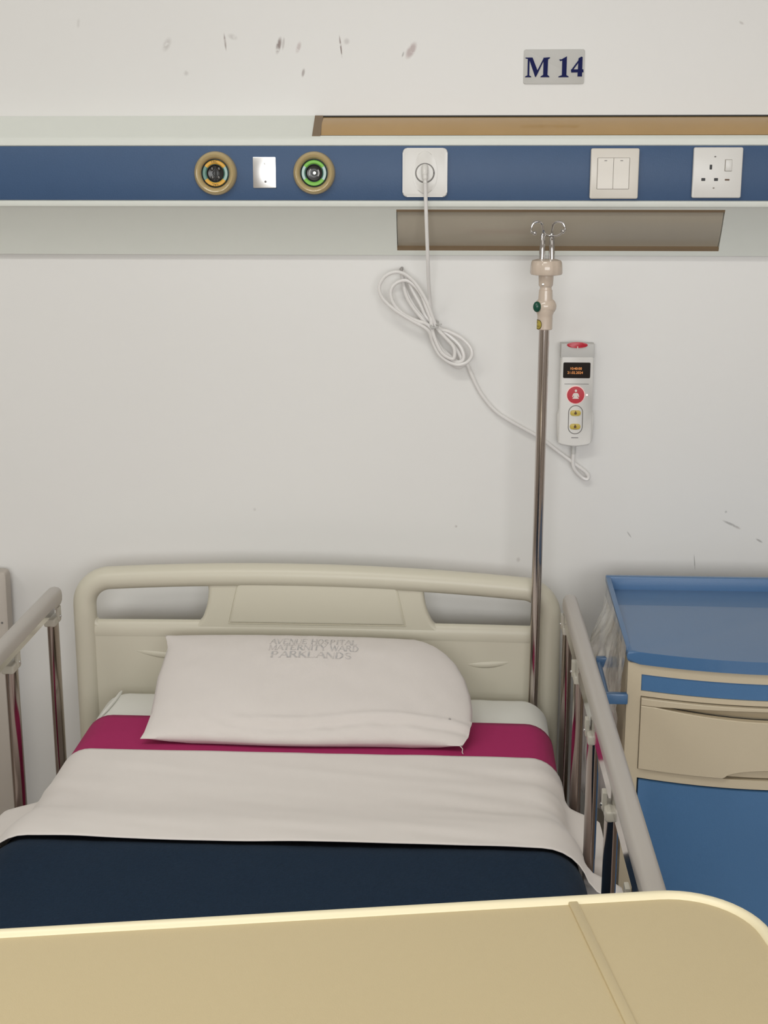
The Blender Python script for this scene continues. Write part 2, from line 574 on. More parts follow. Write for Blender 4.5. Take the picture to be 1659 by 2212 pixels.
def panel_profile(up, lo):
    p = [(-0.0003, 1.3575), (-0.012, 1.3575)]
    if lo:      # recess in the lower slope
        p += [(-0.0165, 1.3655), (-0.0015, 1.3755), (-0.0415, 1.4420), (-0.0565, 1.4352)]
    p += [(-0.0585, 1.4385), (-0.0625, 1.4405), (-0.0635, 1.4425), (-0.0635, 1.4493), (-0.058, 1.4493), (-0.058, 1.5400), (-0.0635, 1.5400), (-0.0635, 1.5495), (-0.0612, 1.5525)]
    if up:
        p += [(-0.0575, 1.5552), (-0.043, 1.5450), (-0.0003, 1.5725), (0.0, 1.5895)][:3] + [(-0.0005, 1.5720)]
    else:
        p += [(-0.056, 1.5555), (-0.0545, 1.5548), (-0.0003, 1.5895)]
    return p


b = MB()
xs = sorted([PX0, PX1, UP[0], UP[1], LO[0], LO[1]])
for x0, x1 in zip(xs, xs[1:]):
    xm = (x0 + x1) / 2
    b.prism(panel_profile(UP[0] < xm < UP[1], LO[0] < xm < LO[1]), lambda p, q, a: (a, p, q), x0, x1)
b.build('panel_body', 'alu', panel, weld=False)
b = MB()
b.box(PX0, PX1, -0.0625, -0.0578, 1.4506, 1.5386, 0.0008)
b.build('blue_stripe', 'blue_strip', panel)
# upper lamp: amber cover between the lip and the wall
b = MB()
N = 10
for k in range(1):
    prof = []
    for i in range(N + 1):
        t = i / N
        y = -0.0535 + t * 0.0525
        z = 1.5525 + t * 0.0345
        bul = 0.004 * math.sin(PI * t)
        prof.append((y - bul * 0.55, z + bul * 0.83))
    prof = prof + [(-0.001, 1.575), (-0.045, 1.547)]
    b.prism(prof, lambda p, q, a: (a, p, q), UP[0] + 0.014, UP[1] - 0.014)
b.build('upper_lamp_cover', 'amber', panel)
for x0 in (UP[0] + 0.0003, UP[1] - 0.0145):
    b = MB()
    b.prism([(-0.0590, 1.5545), (-0.002, 1.5897), (-0.001, 1.573), (-0.043, 1.5452)], lambda p, q, a: (a, p, q), x0, x0 + 0.0140)
    b.build('lamp_end_cap', 'lamp_cap', panel)
b = MB()
b.prism([(-0.0572, 1.5532), (-0.0556, 1.5558), (-0.0530, 1.5555), (-0.0530, 1.5520)], lambda p, q, a: (a, p, q), UP[0], UP[1])
b.prism([(-0.0035, 1.5870), (-0.0005, 1.5895), (-0.0005, 1.5860)], lambda p, q, a: (a, p, q), UP[0], UP[1])
b.build('lamp_seam', 'seam_dark', panel)
# lower lamp: smoky cover set in the lower slope
b = MB()
prof = []
for i in range(N + 1):
    t = i / N
    y = -0.0140 + t * (-0.0545 + 0.0140)
    z = 1.3690 + t * (1.4345 - 1.3690)
    bul = 0.0045 * math.sin(PI * t) - 0.004
    prof.append((y - bul * 0.85, z - bul * 0.52))
prof += [(-0.040, 1.440), (-0.003, 1.377)]
b.prism(prof, lambda p, q, a: (a, p, q), LO[0] + 0.001, LO[1] - 0.001)
b.build('lower_lamp_cover', 'smoke', panel)
b = MB()
b.prism([(-0.0160, 1.3652), (-0.0185, 1.3700), (-0.0120, 1.3740), (-0.0080, 1.3700)], lambda p, q, a: (a, p, q), LO[0], LO[1])
b.prism([(-0.0545, 1.4315), (-0.0570, 1.4355), (-0.0500, 1.4380), (-0.0480, 1.4340)], lambda p, q, a: (a, p, q), LO[0], LO[1])
b.build('lamp_seam', 'lamp_cap', panel)

FY = -0.0625


# ------------------------------------------------------------------ gas outlets
def gas_outlet(cx, cz, R, label, arc_mat, fancy):
    t = thing('gas_outlet', label, 'gas outlet', (cx, FY, cz), group='gas outlets on the blue stripe')
    f = lambda p, q, h: (cx + p, FY - h, cz + q)
    b = MB()
    b.lathe([(R * .6, 0), (R, 0), (R, 0.004), (R * .985, 0.008), (R * .93, 0.0125), (R * .85, 0.0148), (R * .78, 0.0142), (R * .70, 0.0115), (R * .655, 0.0075), (R * .645, 0.001)], f, 56)
    b.build('bezel', 'tan', t)
    b = MB()
    b.lathe([(R * .655, 0.003), (R * .655, 0.0078), (R * .625, 0.0082), (R * .615, 0.003)], f, 48)
    b.build('shadow_ring', 'valve', t)
    b = MB()
    b.lathe([(R * .62, 0.002), (R * .62, 0.0060), (R * .58, 0.0085), (R * .46, 0.0085), (R * .40, 0.0065), (R * .40, 0.002)], f, 48)
    b.build('collar', 'teal', t)
    for a0 in (33, 213):
        b = MB()
        b.lathe([(R * .60, 0.0072), (R * .575, 0.0090), (R * .47, 0.0090), (R * .42, 0.0074)], f, 24, math.radians(a0), math.radians(a0 + 112))
        b.build('coloured_arc', arc_mat, t)
    b = MB()
    b.lathe([(R * .40, 0.002), (R * .40, 0.0075), (R * .375, 0.0080), (R * .34, 0.0045), (R * .22, 0.0035), (R * .14, 0.0035), (R * .12, 0.0015), (0.0, 0.0015)], f, 40)
    b.build('valve_socket', 'valve', t)
    if fancy:
        b = MB()
        for a in (130, 50, 235, 305):
            ca, sa = math.cos(math.radians(a)), math.sin(math.radians(a))
            b.sphere((cx + R * .25 * ca, FY - 0.0045, cz + R * .25 * sa), R * .085, 12, (1, .5, 1.1))
        b.build('valve_lug', 'valve_light', t)
        b = MB()
        b.box(cx - R * .03, cx + R * .03, FY - 0.006, FY - 0.003, cz - R * .38, cz + R * .32, 0.0003)
        b.build('valve_slot', 'black', t)
        text_mesh('VAC', R * .16, lambda p, q: (cx - R * .03 + p, FY - 0.0093, cz + R * .515 + q), 'lettering', 'ink', t)
        text_mesh('VAC', R * .16, lambda p, q: (cx - p, FY - 0.0093, cz - R * .515 - q), 'lettering', 'ink', t)
    else:
        b = MB()
        b.lathe([(R * .095, 0.001), (R * .095, 0.0075), (R * .07, 0.0085), (0, 0.0085)], lambda p, q, h: (cx + p + .001, FY - h, cz + q), 20)
        b.build('centre_pin', 'screw', t)
        b = MB()
        for a0 in (130, -40):
            b.lathe([(R * .26, 0.0035), (R * .26, 0.0055), (R * .20, 0.0055), (R * .20, 0.0035)], f, 16, math.radians(a0), math.radians(a0 + 80))
        b.build('valve_lug', 'valve_light', t)
    return t


gas_outlet(-0.4031, 1.4945, 0.0360, 'round tan gas outlet with yellow arcs and small lettering, left of the steel plate', 'yellow', True)
gas_outlet(-0.2375, 1.4950, 0.0352, 'round tan gas outlet with bright green arcs', 'green', False)

# blank plate between them
t = thing('blanking_plate', 'small bright rectangular steel plate between the two gas outlets', 'wall plate', (-0.3211, FY, 1.4955))
b = MB()
b.prism(rrect(0.0385, 0.0505, 0.0015, 3), XZ(FY, -0.3211, 1.4957), 0.0, 0.003, 0.0006)
b.build('plate', 'steel_plate', t)
for (dz, mm) in ((0.0145, 'screw'), (-0.0148, 'gap')):
    b = MB()
    b.lathe([(0.0019, 0.0028), (0.0018, 0.0036), (0.0, 0.0038)], lambda p, q, h: (-0.3195 + p, FY - h, 1.4957 + dz + q), 16)
    b.build('screw', mm, t)

# ------------------------------------------------------------------ call cord socket
SX, SZ = -0.0528, 1.4957
t = thing('call_cord_socket', 'square white wall socket holding the white call cord plug', 'socket', (SX, FY, SZ))
b = MB()
b.prism(rrect(0.0742, 0.0790, 0.0075, 8), XZ(FY, SX, SZ), 0.0, 0.0085, 0.0022, 3)
b.build('plate', 'white_plastic', t)
b = MB()
b.prism(ellipse(0.0205, 0.0345, 40), XZ(FY, SX, SZ), 0.007, 0.0103, 0.0014, 2)
b.build('oval_boss', 'white_plastic', t)
b = MB()
b.lathe([(0.0162, 0.0095), (0.0162, 0.0107), (0.0147, 0.0107), (0.0147, 0.0095)], lambda p, q, h: (SX + p, FY - h, SZ - 0.0008 + q), 40)
b.build('recess_ring', 'gap', t)
b = MB()
b.lathe([(0.0021, 0.0150), (0.0021, 0.0165), (0, 0.0165)], lambda p, q, h: (SX + 0.0132 + p, FY - h + 0.004, SZ - 0.0005 + q), 14)
b.build('contact_hole', 'black', t)

# ------------------------------------------------------------------ light switch
SX, SZ = 0.2592, 1.4940
t = thing('light_switch', 'square cream two-gang rocker switch on the blue stripe', 'switch', (SX, FY, SZ))
b = MB()
b.prism(rrect(0.0792, 0.0808, 0.003, 4), XZ(FY, SX, SZ), 0.0, 0.0085, 0.0018, 3)
b.build('plate', 'warm_plastic', t)
b = MB()
b.prism(rrect(0.0530, 0.0505, 0.001, 2), XZ(FY, SX - .0022, SZ + 0.0003), 0.0080, 0.0089)
b.build('rocker_gap', 'line', t)
for dx in (-0.0152, 0.0108):
    b = MB()
    cx = SX + dx

    def rk(u, v, cx=cx):
        return (cx + (u - .5) * 0.0252, FY - 0.0093 - 0.0012 * abs(v - .4), SZ + 0.0003 + (v - .5) * 0.0492)
    b.grid(rk, 2, 8)
    b.box(cx - .0126, cx + .0126, FY - .0093, FY - 0.007, SZ - .0243, SZ + .0249)
    r = b.build('rocker', 'warm_plastic', t, weld=False)
    b = MB()
    b.box(cx - .0022, cx + .0022, FY - 0.0104, FY - 0.0090, SZ + .0203, SZ + .0213)
    b.build('indicator', 'gap', r)

# ------------------------------------------------------------------ three-pin power socket
SX, SZ = 0.4268, 1.4955
t = thing('power_socket', 'square white three-pin power socket with a small rocker switch', 'socket', (SX, FY, SZ))
b = MB()
b.prism(rrect(0.0800, 0.0808, 0.003, 4), XZ(FY, SX, SZ), 0.0, 0.0085, 0.0018, 3)
b.build('plate', 'white_plastic', t)
for (dx, dz, w, h) in ((-0.0112, 0.0090, 0.0040, 0.0078), (-0.0225, -0.0108, 0.0064, 0.0047), (-0.0018, -0.0108, 0.0064, 0.0047)):
    b = MB()
    b.prism(rrect(w, h, 0.0008, 3), XZ(FY, SX + dx, SZ + dz), 0.0080, 0.0087)
    b.build('pin_slot', 'black', t)
b = MB()
b.prism(rrect(0.0078, 0.0025, 0.0008, 3), XZ(FY, SX + .0163, SZ - .0113), 0.0080, 0.0087)
b.build('neon_window', 'key_brown', t)
b = MB()
b.prism(rrect(0.0118, 0.0190, 0.001, 3), XZ(FY, SX + .0170, SZ + .0117), 0.0080, 0.0087)
b.build('rocker_gap', 'line', t)
b = MB()
b.prism(rrect(0.0105, 0.0178, 0.001, 3), XZ(FY, SX + .0173, SZ + .0116), 0.0080, 0.0105, 0.0006)
b.build('rocker', 'white_plastic', t)
for dz in (0.0255, -0.0245):
    b = MB()
    b.prism(ellipse(0.0017, 0.0012, 12), XZ(FY, SX - .005, SZ + dz), 0.0082, 0.0087)
    b.build('screw_cap', 'gap' if dz > 0 else 'line', t)

# ------------------------------------------------------------------ bed number sign
sgx, sgz, sgw, sgh = 0.1597, 1.6672, 0.1010, 0.0553
t = thing('bed_number_sign', 'grey acrylic sign reading M 14 in navy serif on the wall', 'sign', (sgx, -0.001, sgz))
b = MB()
b.prism(rrect(sgw, sgh, 0.0035, 5), XZ(0.0, sgx, sgz), 0.0004, 0.0024, 0.0005)
b.build('plaque', 'acrylic_grey', t)


def sg(P, Q, a):
    return (sgx - sgw / 2 + (P - 205) / 1205 * sgw, -0.0022 - a, sgz - sgh / 2 + (835 - Q) / 685 * sgh)


GL = {
    'letter_m': [[(235, 312), (378, 312), (385, 330), (350, 338), (283, 338), (240, 330)], [(283, 325), (318, 325), (318, 672), (283, 672)],
                 [(300, 316), (378, 316), (482, 570), (455, 694), (436, 694)], [(598, 322), (618, 336), (470, 660), (448, 690), (432, 660)],
                 [(595, 318), (686, 318), (680, 675), (595, 675)], [(235, 700), (360, 700), (355, 684), (318, 664), (283, 664), (240, 684)],
                 [(540, 700), (720, 700), (716, 684), (682, 656), (592, 656), (548, 684)], [(590, 318), (722, 308), (718, 328), (684, 350), (600, 350)]],
    'digit_one': [[(966, 340), (1056, 292), (1056, 676), (966, 676)], [(905, 352), (960, 348), (1056, 290), (1056, 330), (970, 372), (925, 384)],
                  [(895, 702), (1102, 702), (1096, 684), (1056, 662), (966, 662), (905, 684)]],
    'digit_four': [[(1286, 330), (1345, 298), (1366, 306), (1366, 690), (1276, 690)], [(1335, 298), (1362, 310), (1195, 548), (1150, 590), (1143, 566)],
                   [(1145, 548), (1388, 548), (1392, 606), (1150, 610)]],
}
for nm, polys in GL.items():
    b = MB()
    for i, pl in enumerate(polys):
        b.prism(pl, sg, 0.0, 0.0012 + i * 0.00004)
    b.build(nm, 'navy_ink', t)

# ------------------------------------------------------------------ nurse call handset with its cord
hs = thing('nurse_call_handset', 'white nurse call handset with red buttons and coiled cord', 'handset', (0.212, -0.004, 1.03))
hx, hz0, hz1 = 0.2122, 1.0285, 1.208
# rear wall holder
b = MB()
out = []
for (x, z) in ((-0.0318, 1.083), (-0.0305, 1.040), (-0.024, 1.0295), (0, 1.0262), (0.024, 1.0295), (0.0305, 1.040), (0.0318, 1.083), (0.0285, 1.092), (-0.0285, 1.092)):
    out.append((hx + .0006 + x, z))
b.prism(out, lambda p, q, a: (p, -a, q), 0.001, 0.0235, 0.002, 2)
b.build('wall_holder', 'white_plastic', hs)
# body
b = MB()
out = [(-0.0275, hz1)] + [(-0.0275 + .055 * k / 10, hz1) for k in range(1, 11)]
out += [(0.0285, 1.10), (0.0290, 1.045)] + [(0.0290 - 0.058 * k / 12, 1.0345 - 0.0045 * math.sin(PI * k / 12)) for k in range(13)] + [(-0.0285, 1.10)]
b.prism([(hx + x, z) for x, z in out], lambda p, q, a: (p, -a, q), 0.003, 0.030, 0.003, 3)
b.build('handset_body', 'white_plastic', hs)
# top section, slightly greyer, sloping back
b = MB()
b.prism([(hx - .0285, hz1 + .0006), (hx + .0285, hz1 + .0006), (hx + .0288, 1.1845), (hx - .0288, 1.1845)], lambda p, q, a: (p, -a, q), 0.004, 0.0305, 0.002, 2)
b.build('top_cap', 'acrylic_grey', hs)


def on_hs(cx, cz, y=0.030):
    return lambda p, q, a: (cx + p, -(y + a), cz + q)


b = MB()
b.prism(ellipse(0.0178, 0.0050, 32), on_hs(hx - .0010, 1.2066, 0.0285), 0.0, 0.0042, 0.001)
lens = b.build('beacon_lens', 'red', hs)
b = MB()
b.prism([(-.001, 0), (.001, 0), (.0006, .0022), (.0009, .0045), (-.0009, .0045), (-.0006, .0022)][::-1], on_hs(hx - .0005, 1.2000, 0.0328), 0, 0.0003)
b.build('figure_mark', 'figure', lens)
b = MB()
b.prism(rrect(0.0468, 0.0272, 0.002, 3), on_hs(hx - .0005, 1.1627), 0.0, 0.0006)
scr = b.build('display', 'screen', hs)
text_mesh('10:40:00', 0.0062, lambda p, q: (hx - .0022 + p * .98, -0.0310, 1.1656 + q), 'display_text', 'oled', scr)
text_mesh('21.02.2024', 0.0062, lambda p, q: (hx - .0032 + p * .98, -0.0310, 1.1585 + q), 'display_text', 'oled', scr)
b = MB()
b.box(hx - .021, hx + .021, -.0307, -.0295, 1.1385, 1.1392)
b.build('seam_line', 'gap', hs)
b = MB()
b.lathe([(0.0150, 0), (0.0150, 0.0010), (0.0146, 0.0016), (0.0146, 0.0018), (0.0, 0.0022)], on_hs(hx - .0010, 1.1197), 40)
rb = b.build('call_button', 'red', hs)
b = MB()
b.lathe([(0.0162, 0), (0.0160, 0.0008), (0.0150, 0.0010), (0.0149, 0)], on_hs(hx - .0010, 1.1197), 40)
b.build('lit_ring', 'halo', hs)
b = MB()
b.prism(ellipse(.0020, .0024, 14), on_hs(hx - .0010, 1.1272, 0.032), 0, 0.0006)
b.prism([(-.0032, .0038), (.0032, .0038), (.0052, .0010), (.0062, -.0030), (.0048, -.0034), (.0034, -.0002), (.0030, -.0022), (.0058, -.0062), (-.0058, -.0062), (-.0030, -.0022), (-.0034, -.0002), (-.0048, -.0034), (-.0062, -.0030), (-.0052, .0010)][::-1],
        on_hs(hx - .0010, 1.1195, 0.032), 0, 0.0006)
b.build('nurse_symbol', 'figure', rb)
b = MB()
ov = [(0.0122 * math.cos(a), (0.0128 if math.sin(a) > 0 else -0.0128) + 0.0122 * math.sin(a)) for a in [2 * PI * k / 40 for k in range(40)]]
b.tube([(hx + .0000 + x, -0.0302, 1.0760 + z) for x, z in ov], 0.0007, 6, closed=True)
b.build('keypad_outline', 'gap', hs)
for (dz, base) in ((1.0878, False), (1.0638, True)):
    b = MB()
    b.prism(rrect(0.0185, 0.0098, 0.0045, 5), on_hs(hx - .0002, dz), 0.0, 0.0014, 0.0005)
    k = b.build('yellow_key', 'key_yellow', hs)
    b = MB()
    b.prism([(0, .0042), (.0009, .0020), (.0024, -.0004), (.0020, -.0022), (0, -.0030), (-.0020, -.0022), (-.0024, -.0004), (-.0009, .0020)][::-1], on_hs(hx - .0002, dz + .0003, 0.0313), 0, 0.0003)
    if base:
        b.box(hx - .0034, hx + .003, -.0317, -.0313, dz - .0046, dz - .0039)
    b.build('lamp_symbol', 'key_brown', k)
b = MB()
b.lathe([(0.0016, 0), (0.0014, 0.0006), (0, 0.0008)], on_hs(hx + .0187, 1.1197), 12)
b.build('status_led', 'led', hs)
b = MB()
b.prism([(-.0060, -.0007), (.0060, -.0006), (.0064, .0006), (-.0058, .0007)][::-1], on_hs(hx - .0003, 1.0440), 0, 0.0003)
b.build('maker_mark', 'gap', hs)
b = MB()
b.tube([(hx - .0005, -.016, 1.033), (hx - .0003, -.016, 1.012)], 0.0038, 12)
b.build('cord_grip', 'acrylic_grey', hs)
# plug
b = MB()
px_, pz_ = -0.0528, 1.4950
b.lathe([(0.0146, 0.006), (0.0146, 0.0120), (0.0135, 0.0138), (0.0, 0.0142)], lambda p, q, h: (px_ + p, FY - h, pz_ + q), 36)
b.tube(smooth_path([(px_, FY - 0.012, pz_ + 0.0100), (px_, FY - 0.020, pz_ + 0.0085), (px_, FY - 0.024, pz_ + 0.002), (px_ + .0004, FY - 0.025, pz_ - 0.006), (px_ + .0008, FY - 0.0255, pz_ - 0.016)], 6),
       [0.0045] * 4 + [0.0056] * 12 + [0.0050] * 5 + [0.0038] * 4, 14, flat=((1, 0, 0), 1.0))
b.build('plug', 'white_plastic', hs)


# cord: straight drop, a tied figure-of-eight coil, and the tail to the handset
def cx(px, py, y=-0.02):       # coil drawing units (px in the coil's own sheet) -> wall plane
    return (-0.1469 + (px - 800) / 260 * 0.2093, y, 1.3429 - (py - 570) / 260 * 0.2075)


def cc(c, d, y):               # coil detail units
    return cx(800 + c / 6.38, 570 + d / 6.38, y)


path = [(px_ + .0008, FY - 0.0255, pz_ - 0.014), (-0.0510, -0.086, 1.455), (-0.0490, -0.083, 1.405), (-0.0470, -0.072, 1.355), (-0.0455, -0.050, 1.310)]
lobes = [
    # first turn down the left of the lower lobe and up its right
    [(825, 560), (838, 780), (880, 980), (985, 1200), (1130, 1290), (1165, 1220), (1140, 1110), (1020, 980), (910, 850)],
    # outer upper lobe
    [(800, 560), (720, 400), (610, 240), (480, 130), (350, 100), (220, 150), (140, 260), (135, 370), (200, 490), (360, 630), (560, 755), (790, 890)],
    # outer lower lobe
    [(860, 1060), (950, 1230), (1090, 1340), (1220, 1375), (1340, 1335), (1400, 1240), (1375, 1130), (1260, 1010), (1090, 920), (900, 850)],
    # inner upper lobe
    [(790, 640), (710, 430), (620, 300), (510, 220), (400, 230), (310, 300), (285, 410), (330, 540), (450, 670), (620, 760), (800, 830)],
    # inner lower lobes
    [(900, 1020), (1010, 1200), (1140, 1320), (1250, 1330), (1290, 1250), (1230, 1110), (1080, 970), (900, 840)],
    # narrow edge-on loops
    [(770, 720), (690, 560), (590, 380), (500, 200), (430, 75), (440, 200), (490, 420), (590, 600), (740, 780)],
    [(870, 960), (960, 1130), (1080, 1250), (1210, 1340), (1255, 1310), (1200, 1190), (1060, 1020), (890, 860)],
    [(760, 660), (660, 470), (560, 300), (470, 190), (465, 300), (540, 480), (650, 650), (800, 820)],
    [(860, 1010), (930, 1180), (1060, 1330), (1220, 1430), (1330, 1385)],
]
dep = [-0.030, -0.034, -0.027, -0.030, -0.024, -0.020, -0.018, -0.0145, -0.011]
for L, dy in zip(lobes, dep):
    n = len(L)
    for i, (c, d) in enumerate(L):
        path.append(cc(c, d, dy - 0.004 * math.sin(PI * i / (n - 1))))
tail = [(1018, 806), (1040, 850), (1073, 890), (1110, 915), (1155, 940), (1180, 955), (1210, 978), (1246, 1005), (1272, 1024), (1281, 1036), (1277, 1043), (1264, 1036), (1250, 1014), (1243, 990)]
for (x, y) in tail:
    path.append(cx(x, y, -0.012))
path[-2] = (0.2130, -0.0150, path[-2][2])
path[-1] = (hx - .0004, -0.0158, 1.014)
b = MB()
b.tube(smooth_path(path, 7), 0.0032, 10)
cord = b.build('cord', 'cord', hs)
b = MB()
b.tube([cc(815, 780, -0.02), cc(850, 860, -0.042), cc(920, 850, -0.038), cc(925, 800, -0.012), cc(860, 760, -0.006)], 0.0022, 8, closed=True)
b.tube(smooth_path([cc(905, 815, -0.034), cc(940, 808, -0.040), cc(985, 803, -0.042)], 4), 0.0012, 6)
b.build('cable_tie', 'acrylic_grey', hs)
b = MB()  # grey peg put in for the shaded tip of the cord loop
b.tube([cc(428, 62, -0.0005), cc(428, 66, -0.034)], 0.0022, 10)
b.sphere(cc(428, 66, -0.034), 0.0034, 12)
tag(b.build('loop_tip_shade', 'cord_grey'), 'small grey peg added for the shaded loop tip at the top of the cord coil', 'hook')

# ------------------------------------------------------------------ IV pole
ivx, ivy = 0.1453, -0.1315
ivp = thing('iv_pole', 'tall steel IV pole with cream clamp head at the right of the headboard', 'iv pole', (0.143, ivy, 0.33))
b = MB()
b.tube([(0.1428, ivy, 0.33), (0.1438, ivy, 0.62), (0.1455, ivy, 1.262)], 0.0086, 24)
b.build('pole', 'steel', ivp)


def iv(dx=0.0):
    return lambda p, q, h: (0.1462 + dx + p, ivy + q, h)


b = MB()
b.lathe([(0.0, 1.2440), (0.0118, 1.2442), (0.0128, 1.2455), (0.0126, 1.264), (0.0128, 1.268), (0.0150, 1.2735), (0.0128, 1.2900), (0.0118, 1.2945),
         (0.0112, 1.3085), (0.0100, 1.3095), (0.0095, 1.3135), (0.0118, 1.3165), (0.0124, 1.3290), (0.0124, 1.334), (0.0, 1.334)], iv(), 28)
clutch = b.build('clutch_body', 'iv_plastic', ivp)
b = MB()
b.sphere((0.1465, ivy, 1.2822), 0.0183, 24, (1.0, 0.82, 0.86))
b.build('button_housing', 'iv_plastic', clutch)
b = MB()
b.sphere((0.1320, ivy - 0.0120, 1.2825), 0.0088, 20, (0.75, 0.62, 1.0))
b.build('release_button', 'iv_green', ivp)
b = MB()
b.lathe([(0.0020, 0), (0.0019, 0.0012), (0, 0.0016)], lambda p, q, h: (0.1408 + p, ivy - 0.0105 - h, 1.3185 + q), 12)
b.build('screw', 'screw', ivp)
# label wrapped on the left front of the sleeve
b = MB()
for (s, mm) in ((1.0, 'iv_label_edge'),):
    def lab(u, v, R=0.0130):
        a = math.radians(178 + u * 66)
        z = 1.2450 + v * 0.0160
        return (0.1462 + R * math.cos(a), ivy + R * math.sin(a), z)
pts = [(0, 0), (0.62, 0)] + [(0.62 + 0.38 * math.sin(PI * k / 10), 0.5 - 0.5 * math.cos(PI * k / 10)) for k in range(1, 10)] + [(0.62, 1), (0, 1)]


def dlabel(scale, R):
    b = MB()
    n = 14
    rows = []
    for j in range(n + 1):
        v = j / n
        w = 0.62 + 0.38 * math.sqrt(max(0, 1 - (2 * v - 1) ** 2))
        rows.append([b.bm.verts.new(lab(0.5 * (1 - scale) + scale * (w * i / 8), 0.5 + scale * (v - .5), R)) for i in range(9)])
    for j in range(n):
        for i in range(8):
            b.bm.faces.new([rows[j][i], rows[j][i + 1], rows[j + 1][i + 1], rows[j + 1][i]])
    return b


dlabel(1.0, 0.01305).build('label_border', 'iv_label_edge', ivp)
lb = dlabel(0.84, 0.01325).build('yellow_label', 'iv_label', ivp)
text_mesh('IV', 0.0042, lambda p, q: lab(0.33 + p / 0.0150, 0.70 + q / 0.016, 0.0134), 'lettering', 'ink', lb)
text_mesh('2 KG', 0.0042, lambda p, q: lab(0.48 + p / 0.0150, 0.30 + q / 0.016, 0.0134), 'lettering', 'ink', lb)
# knob disc with scalloped grips
b = MB()
seg = 48


def knob(h0):
    return lambda p, q, h: (0.1464 + p, ivy + q, h)


rings = []
prof = [(0.0, 1.3325), (0.018, 1.3325), (0.0255, 1.3340), (0.0268, 1.3365), (0.0262, 1.3465), (0.0252, 1.3535), (0.0235, 1.3565), (0.015, 1.3588), (0.0, 1.3588)]
for (r, h) in prof:
    rr = []
    for k in range(seg):
        a = 2 * PI * k / seg
        s = r * (1 - (0.055 if r > 0.02 else 0) * max(0, math.cos(6 * a)) ** 6)
        rr.append(b.bm.verts.new((0.1464 + s * math.cos(a), ivy + s * math.sin(a), h)))
    rings.append(rr)
for i in range(len(prof) - 1):
    for k in range(seg):
        k2 = (k + 1) % seg
        b.bm.faces.new([rings[i][k], rings[i][k2], rings[i + 1][k2], rings[i + 1][k]])
b.build('knob', 'iv_plastic', ivp)


def prong(x0, x1, dy, name, arch, parent):
    b = MB()
    b.tube([(x0, ivy + dy, 1.350), (x0, ivy + dy, 1.362), (x1, ivy + dy, 1.398), (x1, ivy + dy, 1.401)], [0.0052, 0.0050, 0.0040, 0.0022], 14)
    b.tube(smooth_path(arch, 8), 0.0018, 10)
    b.sphere(arch[-1], 0.0036, 12)
    return b.build(name, 'chrome', parent)


prong(0.1386, 0.1392, 0.0, 'hook', [(0.1392, ivy, 1.399), (0.1392, ivy, 1.406), (0.1372, ivy - .001, 1.4150), (0.1315, ivy - .002, 1.4185), (0.1240, ivy - .003, 1.4165), (0.1200, ivy - .004, 1.4090), (0.1205, ivy - .005, 1.4025), (0.1255, ivy - .006, 1.4005)], ivp)
prong(0.1545, 0.1536, 0.0, 'hook', [(0.1536, ivy, 1.399), (0.1540, ivy, 1.407), (0.1560, ivy - .001, 1.4150), (0.1625, ivy - .002, 1.4185), (0.1700, ivy - .003, 1.4165), (0.1742, ivy - .004, 1.4095), (0.1738, ivy - .005, 1.4045), (0.1705, ivy - .006, 1.4030)], ivp)
b = MB()
arch = [(0.1395, ivy - .003, 1.4040), (0.1415, ivy - .010, 1.4000), (0.1450, ivy - .015, 1.3975), (0.1530, ivy - .018, 1.3965), (0.1600, ivy - .018, 1.3968), (0.1665, ivy - .017, 1.4000), (0.1705, ivy - .015, 1.4040)]
b.tube(smooth_path(arch, 8), 0.0016, 10)
b.sphere(arch[-1], 0.0032, 12)
b.build('hook', 'chrome', ivp)

ivp.location.x += 0.0016

# ------------------------------------------------------------------ hospital bed
bed = thing('hospital_bed', 'hospital bed with cream moulded headboard and steel side rails', 'bed', (-0.235, -1.05, 0))


def curve_plate(outline, holes, ext, bev, y, name='c'):
    c = bpy.data.curves.new('c', 'CURVE')
    c.dimensions = '2D'
    c.fill_mode = 'BOTH'
    c.extrude = ext
    c.bevel_depth = bev
    c.bevel_resolution = 3
    c.offset = -bev
    for pts in [outline] + holes:
        s = c.splines.new('POLY')
        s.points.add(len(pts) - 1)
        for i, (x, z) in enumerate(pts):
            s.points[i].co = (x, z, 0, 1)
        s.use_cyclic_u = True
    o = bpy.data.objects.new('c', c)
    COL.objects.link(o)
    me = bpy.data.meshes.new_from_object(o.evaluated_get(bpy.context.evaluated_depsgraph_get()))
    tb = bmesh.new()
    tb.from_mesh(me)
    tb.transform(Matrix.Translation((0, y, 0)) @ Matrix.Rotation(PI / 2, 4, 'X'))
    bpy.data.objects.remove(o)
    bpy.data.curves.remove(c)
    bpy.data.meshes.remove(me)
    return tb


HX0, HX1, HC = -0.6755, 0.1925, -0.2415
HW = (HX1 - HX0) / 2


def arch_z(x):
    return 0.8265 - 0.020 * ((x + 0.30) / HW) ** 2


def frame_path(inset, zb, nr=10):
    """headboard outline: up the left side, rounded corner, arched top, down the right"""
    r = 0.062
    x0, x1 = HX0 + inset, HX1 - inset
    pts = [(x0, zb), (x0, 0.60)]
    zl = arch_z(x0 + r) - inset - r
    rr = r - inset * 0.6
    for k in range(nr + 1):
        a = PI - (PI / 2) * k / nr
        pts.append((x0 + rr + rr * math.cos(a), arch_z(x0 + rr) - inset - rr + rr * math.sin(a)))
    for k in range(1, 20):
        x = x0 + rr + (x1 - x0 - 2 * rr) * k / 20
        pts.append((x, arch_z(x) - inset))
    for k in range(nr + 1):
        a = PI / 2 - (PI / 2) * k / nr
        pts.append((x1 - rr + rr * math.cos(a), arch_z(x1 - rr) - inset - rr + rr * math.sin(a)))
    pts += [(x1, 0.60), (x1, zb)]
    return pts


